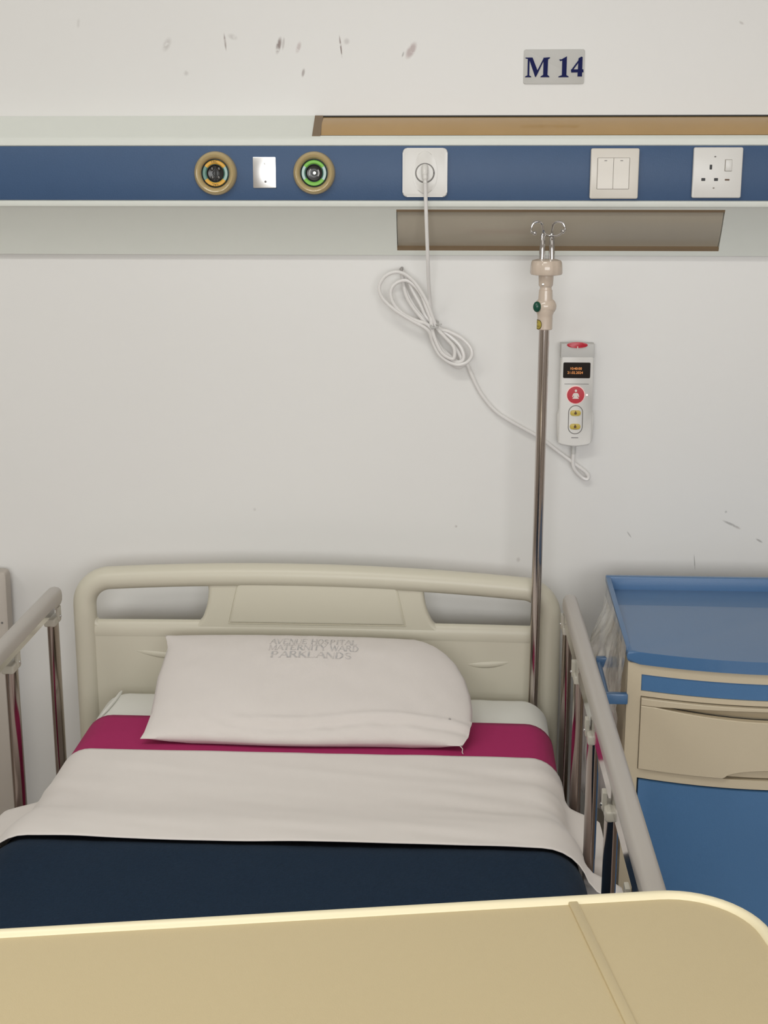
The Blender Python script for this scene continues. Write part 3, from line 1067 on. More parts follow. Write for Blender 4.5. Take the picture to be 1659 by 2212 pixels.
def rounded_poly(pts, r, n=6):
    out = []
    m = len(pts)
    for i in range(m):
        p = Vector(pts[i]); a = Vector(pts[i - 1]); c = Vector(pts[(i + 1) % m])
        ra = min(r[i] if isinstance(r, (list, tuple)) else r, (a - p).length * .45, (c - p).length * .45)
        p1 = p + (a - p).normalized() * ra
        p2 = p + (c - p).normalized() * ra
        for k in range(n + 1):
            t = k / n
            q = p1 * (1 - t) ** 2 + p * 2 * t * (1 - t) + p2 * t * t
            out.append((q.x, q.y))
    return out


HY = -0.100
hole_l = rounded_poly([(-0.6375, 0.7845), (-0.430, 0.7940), (-0.4315, 0.756), (-0.447, 0.7125), (-0.6375, 0.7125)], [0.024, 0.022, 0.02, 0.026, 0.02])
hole_r = rounded_poly([(-0.050, 0.7935), (0.157, 0.7800), (0.157, 0.7085), (-0.030, 0.7130), (-0.047, 0.755)], [0.022, 0.024, 0.02, 0.026, 0.02])
b = MB()
b.merge(curve_plate(frame_path(0.010, 0.42), [hole_l, hole_r], 0.004, 0.007, HY + 0.004))
b.tube([(x, HY + 0.002, z) for x, z in frame_path(0.0205, 0.42)], 0.0205, 18, flat=((0, 1, 0), 0.98))
# rims of the hand holes, cross ridge and raised centre panel: one moulding
rd = [(HX0 + .02 + (HX1 - HX0 - .04) * k / 24, 0.6985 + 0.003 * math.sin(PI * k / 24)) for k in range(25)]
b.tube([(x, HY + 0.002, z) for x, z in rd], 0.020, 20, flat=((0, 1, 0), 0.52))
b.prism([(-0.396, 0.7175), (-0.377, 0.7960), (-0.098, 0.7945), (-0.080, 0.7175)], XZ(HY, 0, 0), 0.002, 0.0100, 0.0065, 4)
for (x0, x1, z0, z1) in ((-0.578, -0.440, 0.6655, 0.652), (0.020, 0.112, 0.648, 0.655)):
    n = 10
    b.tube([(x0 + (x1 - x0) * k / n, HY - 0.0045, z0 + (z1 - z0) * k / n - 0.004 * math.sin(PI * k / n)) for k in range(n + 1)],
           [0.0010 + 0.0062 * (math.sin(PI * (0.08 + .84 * k / n))) for k in range(n + 1)], 10, flat=((0, 1, 0), 0.62))
b.build('headboard', 'abs_beige', bed, angle=50, weld=False)

# frame, mattress deck and legs
b = MB()
b.box(-0.62, 0.15, -2.02, -0.10, 0.40, 0.445, 0.004)
b.box(-0.60, -0.55, -2.0, -0.14, 0.34, 0.41, 0.004)
b.box(0.08, 0.13, -2.0, -0.14, 0.34, 0.41, 0.004)
b.build('mattress_deck', 'bed_steel', bed)
for (x, y) in ((-0.575, -0.22), (0.105, -0.22), (-0.575, -1.92), (0.105, -1.92)):
    b = MB()
    b.tube([(x, y, 0.36), (x, y, 0.085)], 0.022, 16)
    l = b.build('leg', 'bed_steel', bed)
    b = MB()
    b.lathe([(0.0, -0.014), (0.038, -0.014), (0.045, -0.009), (0.045, 0.009), (0.038, 0.014), (0.0, 0.014)], lambda p, q, h, x=x, y=y: (x + h, y + 0.01 + p, 0.045 + q), 24)
    b.build('castor', 'castor', l)
b = MB()
b.tube([(0.1444, ivy, 0.315), (0.1444, ivy, 0.44)], 0.0125, 16)
b.box(0.128, 0.162, -0.150, -0.112, 0.40, 0.43, 0.003)
b.build('pole_socket', 'bed_steel', bed)


def side_rail(sx, x_top, x_post, nposts, splay):
    rail = None
    x_post0 = x_post
    b = MB()
    y0, y1 = -0.187, -1.66
    n = 30
    sec = []
    for k in range(20):
        a = 2 * PI * k / 20
        c, s = math.cos(a), math.sin(a)
        sec.append((0.0128 * math.copysign(abs(c) ** 0.75, c), 0.0172 * math.copysign(abs(s) ** 0.75, s)))
    rings = []
    ys = [y0 + 0.0, y0 - 0.003, y0 - 0.010] + [y0 - 0.010 + (y1 - y0 + 0.02) * k / n for k in range(1, n)] + [y1]
    sc = [0.72, 0.93, 1.0] + [1.0] * (n - 1) + [0.8]
    for y, s in zip(ys, sc):
        rings.append([b.bm.verts.new((x_top + p * s, y, 0.7900 + q * s)) for p, q in sec])
    for r0, r1 in zip(rings, rings[1:]):
        for k in range(20):
            k2 = (k + 1) % 20
            b.bm.faces.new([r0[k], r0[k2], r1[k2], r1[k]])
    b.bm.faces.new(rings[0][::-1]); b.bm.faces.new(rings[-1])
    for v in b.bm.verts:
        v.co.x += splay * (-0.2 - v.co.y)
    rail = b.build('top_rail', 'rail_plastic', bed)
    # bright metal strip under the plastic rail
    b = MB()
    xi = x_top - sx * 0.0125
    b.box(min(xi, xi + sx * .004), max(xi, xi + sx * .004), y1 + .02, -0.24, 0.7640 if sx > 0 else 0.7760, 0.7870)
    for v in b.bm.verts:
        v.co.x += splay * (-0.2 - v.co.y)
    b.build('rail_strip', 'chrome', rail)
    for k in range(nposts):
        y = -0.213 - 0.2275 * k
        b = MB()
        b.tube([(x_post, y, 0.752), (x_post, y, 0.38)], 0.0084, 28, flat=((0, 1, 0), 2.4))
        p = b.build('rail_post', 'rail_steel', bed)
        b = MB()
        # cap on the post top with a lug screwed to the rail
        b.box(x_post - .0098, x_post + .0098, y - .0205, y + .0205, 0.7470, 0.7610, 0.003, 3)
        xs_ = x_post - sx * 0.0088
        b.prism([(-.0055, -.012), (.0055, -.012), (.0075, -.006), (.0075, .012), (-.0075, .012), (-.0075, -.006)], lambda pp, q, a, y=y, xs_=xs_: (xs_ + a, y + .006 + pp, 0.764 + q), -0.0028, 0.0028, 0.001)
        br = b.build('bracket', 'bracket', p)
        b = MB()
        b.sphere((x_post - sx * 0.0118, y + .006, 0.7590), 0.0022, 10)
        b.build('screw', 'screw', br)
    b = MB()
    x_post = x_post0 + splay * 0.6
    b.box(x_post - .014, x_post + .014, -1.42, -0.18, 0.352, 0.385, 0.004)
    b.build('lower_rail', 'bed_steel', bed)


side_rail(-1, -0.680, -0.680, 6, 0.0)
side_rail(1, 0.1990, 0.1950, 6, 0.008)
b = MB()
b.prism([(-1.000, 0.768), (-1.030, 0.768), (-1.105, 0.690), (-1.105, 0.640), (-1.075, 0.640), (-1.075, 0.690)], lambda p, q, a: (a, p, q), 0.203, 0.213, 0.002)
b.build('rail_latch', 'dark_grey', bed)

# ------------------------------------------------------------------ mattress and bedding
MX0, MX1, MT, MBOT, MR = -0.617, 0.170, 0.600, 0.448, 0.046


def section(off, zl, zr, ntop=70, nside=16, narc=8, rr=MR):
    """points (x, z, nx, nz, s) over the mattress from left hem to right hem"""
    out = []
    r = rr
    zc = MT - r
    if zl < zc:
        for k in range(nside):
            out.append((MX0, zl + (zc - zl) * k / nside, -1, 0))
    for k in range(narc + 1):
        a = PI - PI / 2 * k / narc
        out.append((MX0 + r + r * math.cos(a), zc + r * math.sin(a), math.cos(a), math.sin(a)))
    for k in range(1, ntop):
        out.append((MX0 + r + (MX1 - MX0 - 2 * r) * k / ntop, MT, 0, 1))
    for k in range(narc + 1):
        a = PI / 2 - PI / 2 * k / narc
        out.append((MX1 - r + r * math.cos(a), zc + r * math.sin(a), math.cos(a), math.sin(a)))
    if zr < zc:
        for k in range(1, nside + 1):
            out.append((MX1, zc - (zc - zr) * k / nside, 1, 0))
    return out


def drape(name, m, y0, y1, ny, off, zl, zr, disp=None, thick=0.0012, yfun=None, rr=MR, parent=None, side_max=0.0132):
    sec = section(0, zl, zr, rr=rr)
    b = MB()
    rows = []
    for j in range(ny + 1):
        v = j / ny
        row = []
        for (x, z, nx, nz) in sec:
            y = y0 + (y1 - y0) * v
            if yfun:
                y = yfun(x, z, v, y)
            o = off(y, x) if callable(off) else off
            if callable(off):
                o = min(o, side_max) + max(0.0, o - side_max) * max(0.0, nz) ** 0.7
            p = Vector((x + nx * o, y, z + nz * o))
            if disp:
                p = Vector(disp(p, nx, nz, v))
            row.append(b.bm.verts.new(p))
        rows.append(row)
    for j in range(ny):
        for i in range(len(sec) - 1):
            b.bm.faces.new([rows[j][i], rows[j][i + 1], rows[j + 1][i + 1], rows[j + 1][i]])
    o = b.build(name, m, parent, angle=60)
    s = o.modifiers.new('thickness', 'SOLIDIFY')
    s.thickness = thick
    s.offset = 0
    return o


def nz(x, y, z, s):
    return mnoise.noise(Vector((x * s, y * s, z * s)))


# mattress in its fitted sheet: closed loft with softened ends
b = MB()
rings = []
for (y, ins) in [(-0.1425, 0.034), (-0.1428, 0.022), (-0.1445, 0.010), (-0.149, 0.003), (-0.160, 0.0), (-0.22, 0.0), (-0.32, 0.0), (-0.6, 0.0), (-1.0, 0), (-1.4, 0), (-1.9, 0.0), (-1.96, 0.01), (-1.97, 0.03)]:
    ring = []
    cxm, czm = (MX0 + MX1) / 2, (MT + MBOT) / 2
    sec = section(0, MBOT + 0.015, MBOT + 0.015, 60, 8, 8)
    sec = sec + [(MX1 - 0.01, MBOT, 0, -1)] + [(MX1 - 0.01 + (MX0 - MX1 + 0.02) * k / 6, MBOT, 0, -1) for k in range(1, 7)]
    for (x, z, nx, nz_) in sec:
        w = 0.0012 * nz(x, y, z, 14) + 0.0009 * nz(x * 3, y, z, 22)
        ring.append(b.bm.verts.new((x + (cxm - x) / (HW) * ins + nx * w, y, z - ins * (1 if z > czm else -1) * 0.8 * (1 if nz_ != 0 else 0.6) + nz_ * w)))
    rings.append(ring)
L = len(rings[0])
for r0, r1 in zip(rings, rings[1:]):
    for k in range(L):
        k2 = (k + 1) % L
        b.bm.faces.new([r0[k], r0[k2], r1[k2], r1[k]])
b.bm.faces.new(rings[0][::-1]); b.bm.faces.new(rings[-1])
# tucked corner pleat
b.tube(smooth_path([(-0.585, -0.142, 0.598), (-0.586, -0.20, 0.6005), (-0.592, -0.26, 0.600)], 5), [0.002, 0.003, 0.003, 0.003, 0.003, 0.003, 0.003, 0.003, 0.003, 0.002, 0.001], 8)
tag(b.build('mattress', 'fitted', angle=50, weld=False), 'mattress in a white fitted sheet, showing bare between headboard and magenta band', 'mattress')

tag(drape('draw_sheet', 'magenta', -0.264, -0.44, 12, 0.0022, 0.455, 0.455,
          yfun=lambda x, z, v, y: y - (1 - v) * 0.004 * (x + .2) + (1 - v) * 0.002 * nz(x, 0, z, 9)),
    'magenta draw sheet lying across the bed under the pillow', 'sheet')


def sheet_off(y, x):
    return 0.0045 + 0.0205 * sstep(-0.58, -0.70, y)


def sheet_disp(p, nx, nz_, v):
    x, y, z = p
    w = 0.0
    if nz_ > 0.2:
        amp = 0.35 + 0.65 * sstep(-0.15, 0.12, x)
        w += amp * 0.0050 * nz(x * 0.9, y * 6.0 + x * 1.2, 0, 5.0) * sstep(-0.415, -0.50, y)
        w += 0.0011 * nz(x, y, 2.0, 12)
    q = Vector((x + nx * w, y, z + nz_ * w))
    side = sstep(0.575, 0.50, z)
    if x < -0.60:
        g = sstep(-0.452, -0.482, y) * sstep(-0.650, -0.615, y)
        q.x -= sstep(0.552, 0.524, z) * 0.075 * g + 0.003 * side + 0.003 * side * nz(0, y, z, 18)
    if x > 0.15:
        g = sstep(-0.462, -0.50, y) * sstep(-0.660, -0.630, y)
        fl = sstep(0.562, 0.540, z)
        g2 = sstep(-0.690, -0.706, y)
        q.x += fl * 0.055 * g + sstep(0.575, 0.545, z) * 0.050 * g2 - side * 0.004 * g + 0.003 * side * nz(0, y, z, 18)
        # soft diagonal fall towards the hem
        q.x += 0.006 * sstep(0.60, 0.52, z) * (1 - g)
    return q


tag(drape('top_sheet', 'sheet', -0.406, -0.744, 64, sheet_off, 0.455, 0.455, sheet_disp,
          yfun=lambda x, z, v, y: y - (1 - v) * 0.002 + v * (-0.006 * sstep(0.05, 0.17, x) - 0.010 * sstep(0.60, 0.50, z) + 0.006 * nz(x, 1, z, 4)), ),
    'white top sheet folded back over the navy blanket', 'sheet')


def blanket_off(y, x):
    return 0.0070 + 0.0115 * sstep(-0.71, -0.77, y)


def blanket_disp(p, nx, nz_, v):
    x, y, z = p
    w = 0.0016 * nz(x, y, z, 9) + 0.0008 * nz(x, y, z, 30)
    return Vector((x + nx * w, y, z + nz_ * w))


tag(drape('blanket', 'navy', -0.700, -1.88, 90, blanket_off, 0.47, 0.45, blanket_disp, thick=0.007, side_max=0.0090),
    'navy blue fleece blanket covering the lower bed', 'blanket')

# ------------------------------------------------------------------ pillow
XL = [(0, -0.4955), (0.06, -0.4915), (0.2, -0.4885), (0.37, -0.490), (0.57, -0.4925), (0.70, -0.4905), (0.87, -0.4885), (0.94, -0.4930), (1.0, -0.4985)]
XR = [(0, 0.0195), (0.08, 0.0290), (0.2, 0.0350), (0.32, 0.0360), (0.45, 0.0325), (0.60, 0.0240), (0.75, 0.0090), (0.85, -0.0080), (0.92, -0.0250), (0.97, -0.0440), (1.0, -0.0640)]


def pil_mid(u, v):
    """u,v in 0..1 across and front to back"""
    xl, xr = interp(XL, v), interp(XR, v)
    x = xl + (xr - xl) * u
    s = v + 0.012 * math.sin(u * 9.0 + 0.6) * (1 - v) * (1 - v)
    y = -0.392 + 0.232 * s
    z = 0.6150 + 0.096 * s
    return x, y, z


def pil(u, v, side):
    x, y, z = pil_mid(u, v)
    cu, cv = 2 * u - 1, 2 * v - 1
    t = max(0.0, (1 - abs(cu) ** 3.0)) ** 0.62 * max(0.0, (1 - abs(cv) ** 2.6)) ** 0.60
    w = 0.0022 * nz(x, y * 1.3, 0, 9) * t + 0.0012 * nz(x + y, y - x, 3, 24) * min(1, t * 2)
    fr = sstep(0.22, 0.0, v)
    w += 0.0045 * fr * t * 2 * nz(x * 1.2 + y * 2.0, y * 2, 7, 24)
    w += 0.0028 * min(1, t * 1.5) * nz(x * 0.55 + y * 1.3, y * 0.5 - x * 0.35, 11, 13)
    hv = 0.105 + 0.05 * u + 0.012 * math.sin(u * 11)
    w += 0.0042 * math.exp(-((v - hv) / 0.022) ** 2) * sstep(0.22, 0.42, u)
    w -= 0.0035 * math.exp(-((v - hv + 0.045) / 0.020) ** 2) * sstep(0.25, 0.5, u)
    nrm = Vector((0, -0.38, 0.925))
    if side > 0:
        p = Vector((x, y, z)) + nrm * (0.036 * t + w)
    else:
        p = Vector((x, y, z)) - nrm * (0.075 * t)
        p.z = max(p.z, 0.6055 + 0.0005 * t)
        p.y = min(p.y, -0.126)
    if side > 0:
        p.y = min(p.y, -0.126)
    return p


b = MB()
NU, NV = 96, 64
ease = lambda t: t
for side in (1, -1):
    b.grid(lambda u, v: pil(0.5 - 0.5 * math.cos(PI * u) if False else u, v, side), NU, NV)
# frayed seam corner at the front right and thread
b.tube(smooth_path([(0.016, -0.392, 0.6150), (0.020, -0.396, 0.6120), (0.0195, -0.399, 0.6080), (0.021, -0.402, 0.6060)], 4), 0.0007, 6)
b.bm.normal_update()
plw = b.build('pillow', 'pillow', angle=70)
tag(plw, 'white pillow with faded hospital print resting on the magenta sheet', 'pillow')

# serif stamp, letter by letter, following the pillow's surface
TN, TW = 0.05, 0.15
ST = {
    'A': [(0.02, 0, 0.42, 1, TN), (0.42, 1, 0.82, 0, TW), (0.2, .36, .62, .36, TN)], 'V': [(0.0, 1, .4, 0, TW), (.4, 0, .8, 1, TN)],
    'E': [(.14, 0, .14, 1, TW), (.14, .97, .66, .97, TN), (.14, .5, .5, .5, TN), (.14, .03, .7, .03, TN), (.66, .97, .66, .8, TN), (.7, .03, .7, .22, TN)],
    'N': [(.1, 0, .1, 1, TN), (.1, 1, .76, 0, TW), (.76, 0, .76, 1, TN)], 'U': [(.14, 1, .14, .25, TW), (.14, .25, .3, .03, .1), (.3, .03, .55, .03, TN), (.55, .03, .72, .25, TN), (.72, .25, .72, 1, TN)],
    'H': [(.14, 0, .14, 1, TW), (.72, 0, .72, 1, TW), (.14, .5, .72, .5, TN)],
    'O': [(.12, .3, .12, .7, TW), (.12, .7, .3, .97, .1), (.3, .97, .55, .97, TN), (.55, .97, .74, .7, .1), (.74, .7, .74, .3, TW), (.74, .3, .55, .03, .1), (.55, .03, .3, .03, TN), (.3, .03, .12, .3, .1)],
    'S': [(.6, .8, .4, .97, TN), (.4, .97, .2, .93, .08), (.2, .93, .13, .74, .12), (.13, .74, .3, .56, TW), (.3, .56, .56, .42, TW), (.56, .42, .64, .24, .12), (.64, .24, .5, .04, .08), (.5, .04, .25, .04, TN), (.25, .04, .1, .25, TN)],
    'P': [(.14, 0, .14, 1, TW), (.14, .97, .5, .97, TN), (.5, .97, .66, .75, .1), (.66, .75, .5, .5, .1), (.5, .5, .14, .5, TN)],
    'I': [(.18, 0, .18, 1, TW)], 'T': [(.4, 0, .4, 1, TW), (.04, .97, .76, .97, TN), (.04, .97, .04, .78, TN), (.76, .97, .76, .78, TN)],
    'L': [(.14, 0, .14, 1, TW), (.14, .03, .68, .03, TN), (.68, .03, .68, .25, TN)],
    'M': [(.08, 0, .08, 1, TN), (.08, 1, .48, .05, TW), (.48, .05, .86, 1, TN), (.86, 0, .86, 1, TW)],
    'R': [(.14, 0, .14, 1, TW), (.14, .97, .5, .97, TN), (.5, .97, .64, .75, .1), (.64, .75, .5, .52, .1), (.5, .52, .14, .52, TN), (.36, .52, .76, 0, TW)],
    'Y': [(0.02, 1, .4, .45, TW), (.8, 1, .4, .45, TN), (.4, 0, .4, .45, TW)],
    'W': [(0, 1, .3, 0, TW), (.3, 0, .52, .95, TN), (.52, .95, .76, 0, TW), (.76, 0, 1.02, 1, TN)],
    'D': [(.14, 0, .14, 1, TW), (.14, .97, .45, .97, TN), (.45, .97, .7, .7, .1), (.7, .7, .7, .3, TW), (.7, .3, .45, .03, .1), (.45, .03, .14, .03, TN)],
    'K': [(.14, 0, .14, 1, TW), (.14, .4, .7, 1, TN), (.3, .56, .78, 0, TW)],
}
ADV = {'I': .38, 'M': 1.0, 'W': 1.08, ' ': .42}
SERIF = {'A': [.02, .82], 'H': [.14, .72], 'N': [.1], 'P': [.14], 'I': [.18], 'T': [.4], 'M': [.08, .86], 'R': [.14, .76], 'Y': [.4], 'K': [.14, .78], 'E': [], 'L': [.14]}


def stamp_line(word, x0, x1, v0, v1, parent):
    w = sum(ADV.get(c, .86) for c in word)
    sx = (x1 - x0) / w
    b = MB()

    def P(a, h):
        X = x0 + a * sx
        v = v0 + (v1 - v0) * h
        xl, xr = interp(XL, v), interp(XR, v)
        u = (X - xl) / (xr - xl)
        e = 0.004
        p = pil(u, v, 1)
        n = (pil(u + e, v, 1) - pil(u - e, v, 1)).cross(pil(u, v + e, 1) - pil(u, v - e, 1)).normalized()
        return p + n * 0.0006

    cur = 0.0
    for c in word:
        strokes = list(ST.get(c, []))
        for s in SERIF.get(c, []):
            strokes.append((s - .13, .025, s + .13, .025, .05))
        for (ax, ay, bx, by, wd) in strokes:
            d = Vector((bx - ax, by - ay))
            nrm = Vector((-d.y, d.x)).normalized() * wd / 2
            n = 4
            prev = None
            for k in range(n + 1):
                t = k / n
                q = Vector((ax, ay)) + d * t
                a_ = b.bm.verts.new(P(cur + q.x + nrm.x, q.y + nrm.y))
                b_ = b.bm.verts.new(P(cur + q.x - nrm.x, q.y - nrm.y))
                if prev:
                    b.bm.faces.new([prev[0], prev[1], b_, a_])
                prev = (a_, b_)
        cur += ADV.get(c, .86)
    return b.build('stamped_line', 'print', parent, weld=False)


stamp_line('AVENUE HOSPITAL', -0.3070, -0.158, 0.800, 0.872, plw)
stamp_line('MATERNITY WARD', -0.3070, -0.155, 0.722, 0.788, plw)
stamp_line('PARKLANDS', -0.3020, -0.163, 0.640, 0.706, plw)
b = MB()
p = pil(0.935, 0.16, 1)
b.sphere(p, 0.0022, 8, (1, .6, 1.2))
b.build('ink_spot', 'cord_grey', plw)

# ------------------------------------------------------------------ bedside locker
LX0, LX1, LYB, LYS, BOW = 0.268, 0.728, -0.114, -0.433, 0.044
LZ = 0.800
lk = thing('bedside_locker', 'blue and cream bedside locker with a drawer to the right of the bed', 'locker', ((LX0 + LX1) / 2, -0.24, 0))


def fy(x):
    t = (x - LX0) / (LX1 - LX0) * 2 - 1
    return LYS - BOW * (1 - t * t)


def bow_plan(x0, x1, yb, off, n=24):
    pts = [(x1, yb), (x0, yb)]
    for k in range(n + 1):
        x = x0 + (x1 - x0) * k / n
        pts.append((x, fy(x) - off))
    return pts


def bow_panel(name, m, x0, x1, z0, z1, off0, off1, parent, bev=0.0, zfun=None, n=20, seg=2):
    b = MB()
    tb = bmesh.new()
    pts = [(x0 + (x1 - x0) * k / n) for k in range(n + 1)]
    outer = [(x, fy(x) - off1) for x in pts]
    inner = [(x, fy(x) - off0) for x in reversed(pts)]
    b.prism(outer + inner, lambda p, q, a: (p, q, a), z0, z1, bev, seg)
    if zfun:
        for v in b.bm.verts:
            v.co = Vector(zfun(v.co))
    return b.build(name, m, parent)


b = MB()
b.prism(bow_plan(LX0 + .004, LX1 - .004, LYB, -0.0115), lambda p, q, a: (p, q, a), 0.09, LZ - 0.024)
# cream facing with an opening left for the slide, the drawer and the door
body = b.build('carcass', 'locker_dark', lk)
for (x0, x1) in ((LX0 + .001, LX0 + .006), (LX1 - .006, LX1 - .001)):
    b = MB()
    b.box(x0, x1, LYS + .001, LYB, 0.09, LZ - .022, 0.001)
    b.build('side_panel', 'locker_cream', lk)
# front frame: stiles and rails
SXI = LX0 + 0.0205
b = MB()
for (x0, x1, z0, z1) in ((LX0 + .0005, SXI, 0.09, LZ - .0242), (LX1 - .0205, LX1 - .0005, 0.09, LZ - .0242)):
    pts = [x0 + (x1 - x0) * k / 5 for k in range(6)]
    b.prism([(x, fy(x) - 0.0005) for x in pts] + [(x, fy(x) + 0.012) for x in reversed(pts)], lambda p, q, a: (p, q, a), z0, z1)
for (z0, z1) in ((0.7590, LZ - .0242), (0.7245, 0.7325), (0.5905, 0.6050), (0.09, 0.11)):
    pts = [SXI + (LX1 - .0205 - SXI) * k / 20 for k in range(21)]
    b.prism([(x, fy(x) - 0.0005) for x in pts] + [(x, fy(x) + 0.012) for x in reversed(pts)], lambda p, q, a: (p, q, a), z0, z1)
b.build('front_frame', 'locker_cream', lk)
bow_panel('writing_slide', 'locker_door', SXI + .0005, LX1 - .021, 0.7330, 0.7585, -0.010, -0.0015, lk)
# drawer front with a long finger groove along its top and a scooped grip at the bottom
DX0, DX1, DZ0, DZ1 = SXI - .0005, LX1 - .0200, 0.6058, 0.7238


def bow_strip(b, x0, x1, zlo, zhi, off, depth, n=60):
    """solid strip of the bowed front between two curves zlo(x), zhi(x)"""
    rows = []
    for k in range(n + 1):
        x = x0 + (x1 - x0) * k / n
        yf, yb = fy(x) - off, fy(x) - off + depth
        za, zb = zlo(x), max(zhi(x), zlo(x) + 1e-5)
        bv = min(0.0012, (zb - za) * .4)
        rows.append([b.bm.verts.new(p) for p in ((x, yb, za), (x, yf + bv, za), (x, yf, za + bv), (x, yf, zb - bv), (x, yf + bv, zb), (x, yb, zb))])
    for r0, r1 in zip(rows, rows[1:]):
        for k in range(6):
            k2 = (k + 1) % 6
            b.bm.faces.new([r0[k], r0[k2], r1[k2], r1[k]])
    b.bm.faces.new(rows[0][::-1])
    b.bm.faces.new(rows[-1])


DXA, DXB = DX0 + .0012, DX1 - .0012
DXM, DXH = (DX0 + DX1) / 2, (DX1 - DX0) / 2
tt = lambda x: (x - DXM) / DXH
gtop = lambda x: 0.7110 + 0.0060 * max(0, 1 - (tt(x) / 0.90) ** 2)
gbot = lambda x: 0.7106 - 0.0105 * max(0, 1 - (tt(x) / 0.90) ** 2)
dlow = lambda x: DZ0 + .0012 + 0.0165 * math.sqrt(max(0, 1 - (tt(x) / 0.40) ** 2))
b = MB()
bow_strip(b, DXA, DXB, dlow, gbot, 0.0065, 0.012, 120)
bow_strip(b, DXA, DXB, gtop, lambda x: DZ1 - .0012, 0.0065, 0.012, 120)
bow_strip(b, DXA, DXB, lambda x: DZ0 + .0012, lambda x: 0.66, -0.0040, 0.007, 40)
b.grid(lambda u, v: Vector((DXA + (DXB - DXA) * u, fy(DXA + (DXB - DXA) * u) - 0.0060 + 0.0165 * v, gtop(DXA + (DXB - DXA) * u) + 0.0004 + (gbot(DXA + (DXB - DXA) * u) - gtop(DXA + (DXB - DXA) * u) - 0.0012) * v)), 80, 4)
b.build('drawer', 'locker_cream', lk, weld=False, angle=40)
dr = bow_panel('door', 'locker_door', SXI + .0020, LX1 - .0205, 0.112, 0.5880, -0.008, 0.0035, lk, 0.002)
# moulded top: tray with raised back and side rims, rolled front
b = MB()
b.prism(bow_plan(LX0 - .002, LX1 + .002, LYB + .004, 0.0055), lambda p, q, a: (p, q, a), LZ - .024, LZ - .0045, 0.0085, 5)
b.box(LX0 - .002, LX1 + .002, LYB - .0085, LYB + .004, LZ - .018, LZ + .0185, 0.002, 3)
for (x0, x1) in ((LX0 - .002, LX0 + .0055), (LX1 - .0055, LX1 + .002)):
    n = 16
    rows = []
    pts2 = [(LYB - .004, LZ + .0180), (LYB - .03, LZ + .0150), (-0.26, LZ + .0055), (LYS + .04, LZ - .0025), (LYS + .006, LZ - .0075)]
    low = [(LYS + .006, LZ - .018), (LYB - .004, LZ - .018)]
    b.prism(pts2 + low, lambda p, q, a: (a, p, q), x0, x1, 0.0015, 2)
b.build('tray_top', 'locker_blue', lk, weld=False)
# towel bar on the left side
b = MB()
TX = 0.2395
b.tube([(TX, -0.290, 0.7235), (TX, -0.432, 0.7165)], 0.0042, 12)
for (y, z) in ((-0.290, 0.7235), (-0.432, 0.7165)):
    b.box(TX - .004, LX0 + .002, y - .006, y + .006, z - .0085, z + .0085, 0.002)
b.build('towel_bar', 'locker_blue', lk, weld=False)
b = MB()
b.box(LX0 - .006, LX0 + .001, -0.285, -0.270, 0.745, 0.775, 0.002)
b.build('side_catch', 'dark_grey', lk)


def film(u, v):
    y = -0.118 - 0.306 * u
    z = 0.797 + 0.012 * (1 - u) - 0.33 * v
    k = sstep(0.0, 0.30, v)
    x = 0.2655 - 0.007 * k - 0.034 * k * math.sin(PI * min(1, u / 0.72)) ** 1.5 + 0.011 * k * nz(0, y * 2.0, z * .5, 15) + 0.006 * k * nz(1, y * 2.4, z * .7, 36)
    x = min(x, 0.2662)
    if abs(x - TX) < 0.006 and -0.45 < y < -0.28:
        x = TX + 0.006 if x > TX else TX - 0.006
    return (x, y, z)


b = MB()
b.grid(film, 110, 70)
b.build('plastic_wrap', 'film', lk, angle=25)['label'] = 'clear crinkled plastic film on the locker side'
for (x, y) in ((LX0 + .05, LYB - .05), (LX1 - .05, LYB - .05), (LX0 + .05, LYS + .05), (LX1 - .05, LYS + .05)):
    b = MB()
    b.tube([(x, y, 0.095), (x, y, 0.05)], 0.010, 12)
    b.lathe([(0.0, -0.010), (0.025, -0.010), (0.028, -0.006), (0.028, 0.006), (0.025, 0.010), (0.0, 0.010)], lambda p, q, h, x=x, y=y: (x + h, y + p, 0.028 + q), 20)
    b.build('castor', 'castor', lk)

# ------------------------------------------------------------------ board at the left margin
cb = thing('end_board', 'plain grey-beige board with rounded corner by the wall at the left picture edge', 'board', (-1.02, -0.03, 0))
b = MB()
b.prism(rounded_poly([(-1.30, 0.10), (-1.30, 0.7865), (-0.8145, 0.7865), (-0.8245, 0.10)], [0.03, 0.012, 0.009, 0.03]), lambda p, q, a: (p, -a, q), 0.016, 0.044, 0.003, 3)
b.build('panel', 'cab', cb)
b = MB()
b.lathe([(0.0022, 0), (0.0020, 0.001), (0, 0.0012)], lambda p, q, h: (-0.8265 + p, -0.044 - h, 0.690 + q), 12)
b.build('screw', 'gap', cb)
for x in (-1.2, -0.86):
    b = MB()
    b.box(x - .02, x + .02, -0.06, -0.016, 0.0, 0.12, 0.003)
    b.build('foot', 'castor', cb)

# ------------------------------------------------------------------ overbed table
TZ = 0.850
RA = math.radians(9.35)
tb_ = thing('overbed_table', 'beige overbed table with cream raised rim in the foreground', 'table', (0.1857, -1.259, 0), RA, local=True)
# local frame: x along the far edge (right +), y towards the camera is negative; far edge is y = 0
TXL, TXR, TD = -0.86, 0.088, 0.42


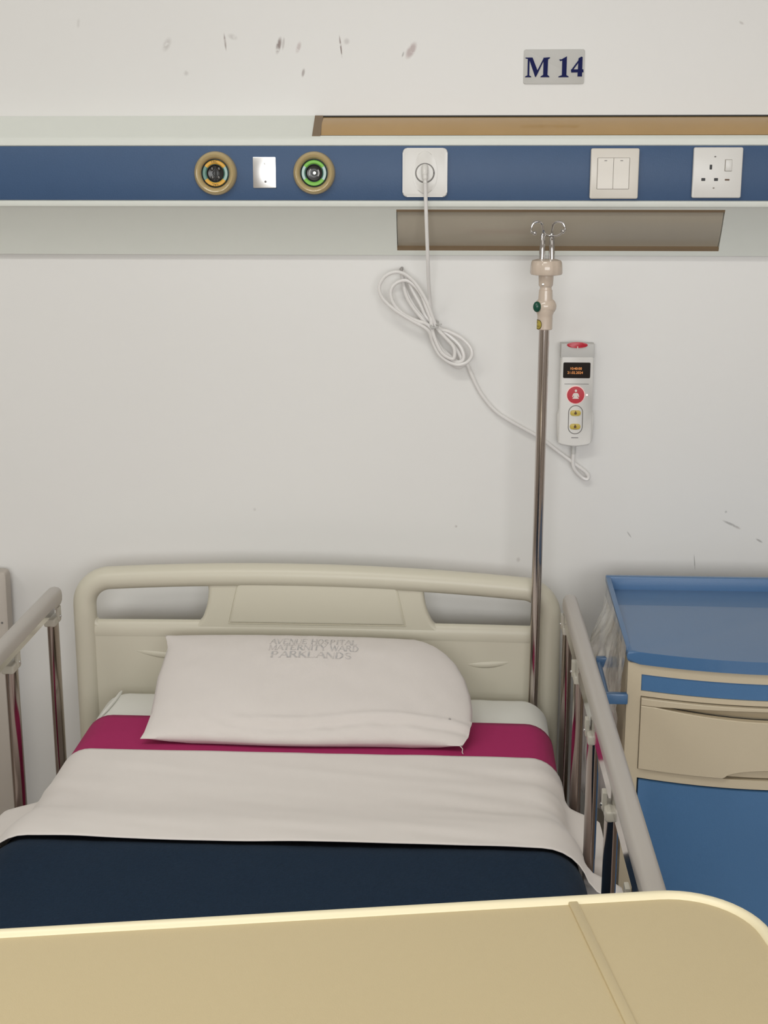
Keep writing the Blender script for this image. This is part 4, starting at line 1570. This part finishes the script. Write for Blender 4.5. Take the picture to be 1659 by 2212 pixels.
def rr_out(ins):
    r = 0.080 - ins
    pts = []
    for (cx_, cy_, a0) in ((TXR - .08, -.08, 0), (TXL + .08, -.08, 90), (TXL + .08, -TD + .08, 180), (TXR - .08, -TD + .08, 270)):
        for k in range(13):
            a = math.radians(a0 + 90 * k / 12)
            pts.append((cx_ + r * math.cos(a), cy_ + r * math.sin(a)))
    return pts


b = MB()
b.prism(rr_out(0.004), lambda p, q, a: (p, q, a), TZ - 0.026, TZ - 0.0045, 0.001)
top = b.build('tabletop', 'table', tb_)
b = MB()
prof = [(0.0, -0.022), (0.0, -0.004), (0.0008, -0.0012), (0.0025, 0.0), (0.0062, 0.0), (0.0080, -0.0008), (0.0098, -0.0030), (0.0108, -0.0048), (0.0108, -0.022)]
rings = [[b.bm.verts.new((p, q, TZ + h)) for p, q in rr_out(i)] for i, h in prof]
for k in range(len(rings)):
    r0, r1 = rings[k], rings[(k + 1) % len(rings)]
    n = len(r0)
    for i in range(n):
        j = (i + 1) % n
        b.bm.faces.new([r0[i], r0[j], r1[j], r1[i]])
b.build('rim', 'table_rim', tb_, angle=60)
b = MB()
gx = -0.0735
b.box(gx - .0045, gx + .0045, -TD + .011, -0.0070, TZ - .006, TZ - .0022, 0.0012, 2)
b.build('joint_strip', 'table', tb_)
b = MB()
b.box(-0.82, 0.05, -0.30, -0.12, TZ - 0.045, TZ - 0.0255, 0.003)
b.box(0.008, 0.048, -0.26, -0.18, 0.06, TZ - .04, 0.004)
b.build('column', 'bed_steel', tb_, weld=False)
b = MB()
b.box(-0.55, 0.05, -0.245, -0.195, 0.035, 0.065, 0.004)
b.box(0.003, 0.053, -0.36, 0.0, 0.035, 0.065, 0.004)
b.build('base', 'bed_steel', tb_, weld=False)
for (x, y) in ((-0.53, -.22), (0.028, -.34), (0.028, -.02)):
    b = MB()
    b.lathe([(0.0, -0.008), (0.018, -0.008), (0.018, 0.008), (0.0, 0.008)], lambda p, q, h, x=x, y=y: (x + h, y + p, 0.018 + q), 16)
    b.build('castor', 'castor', tb_)
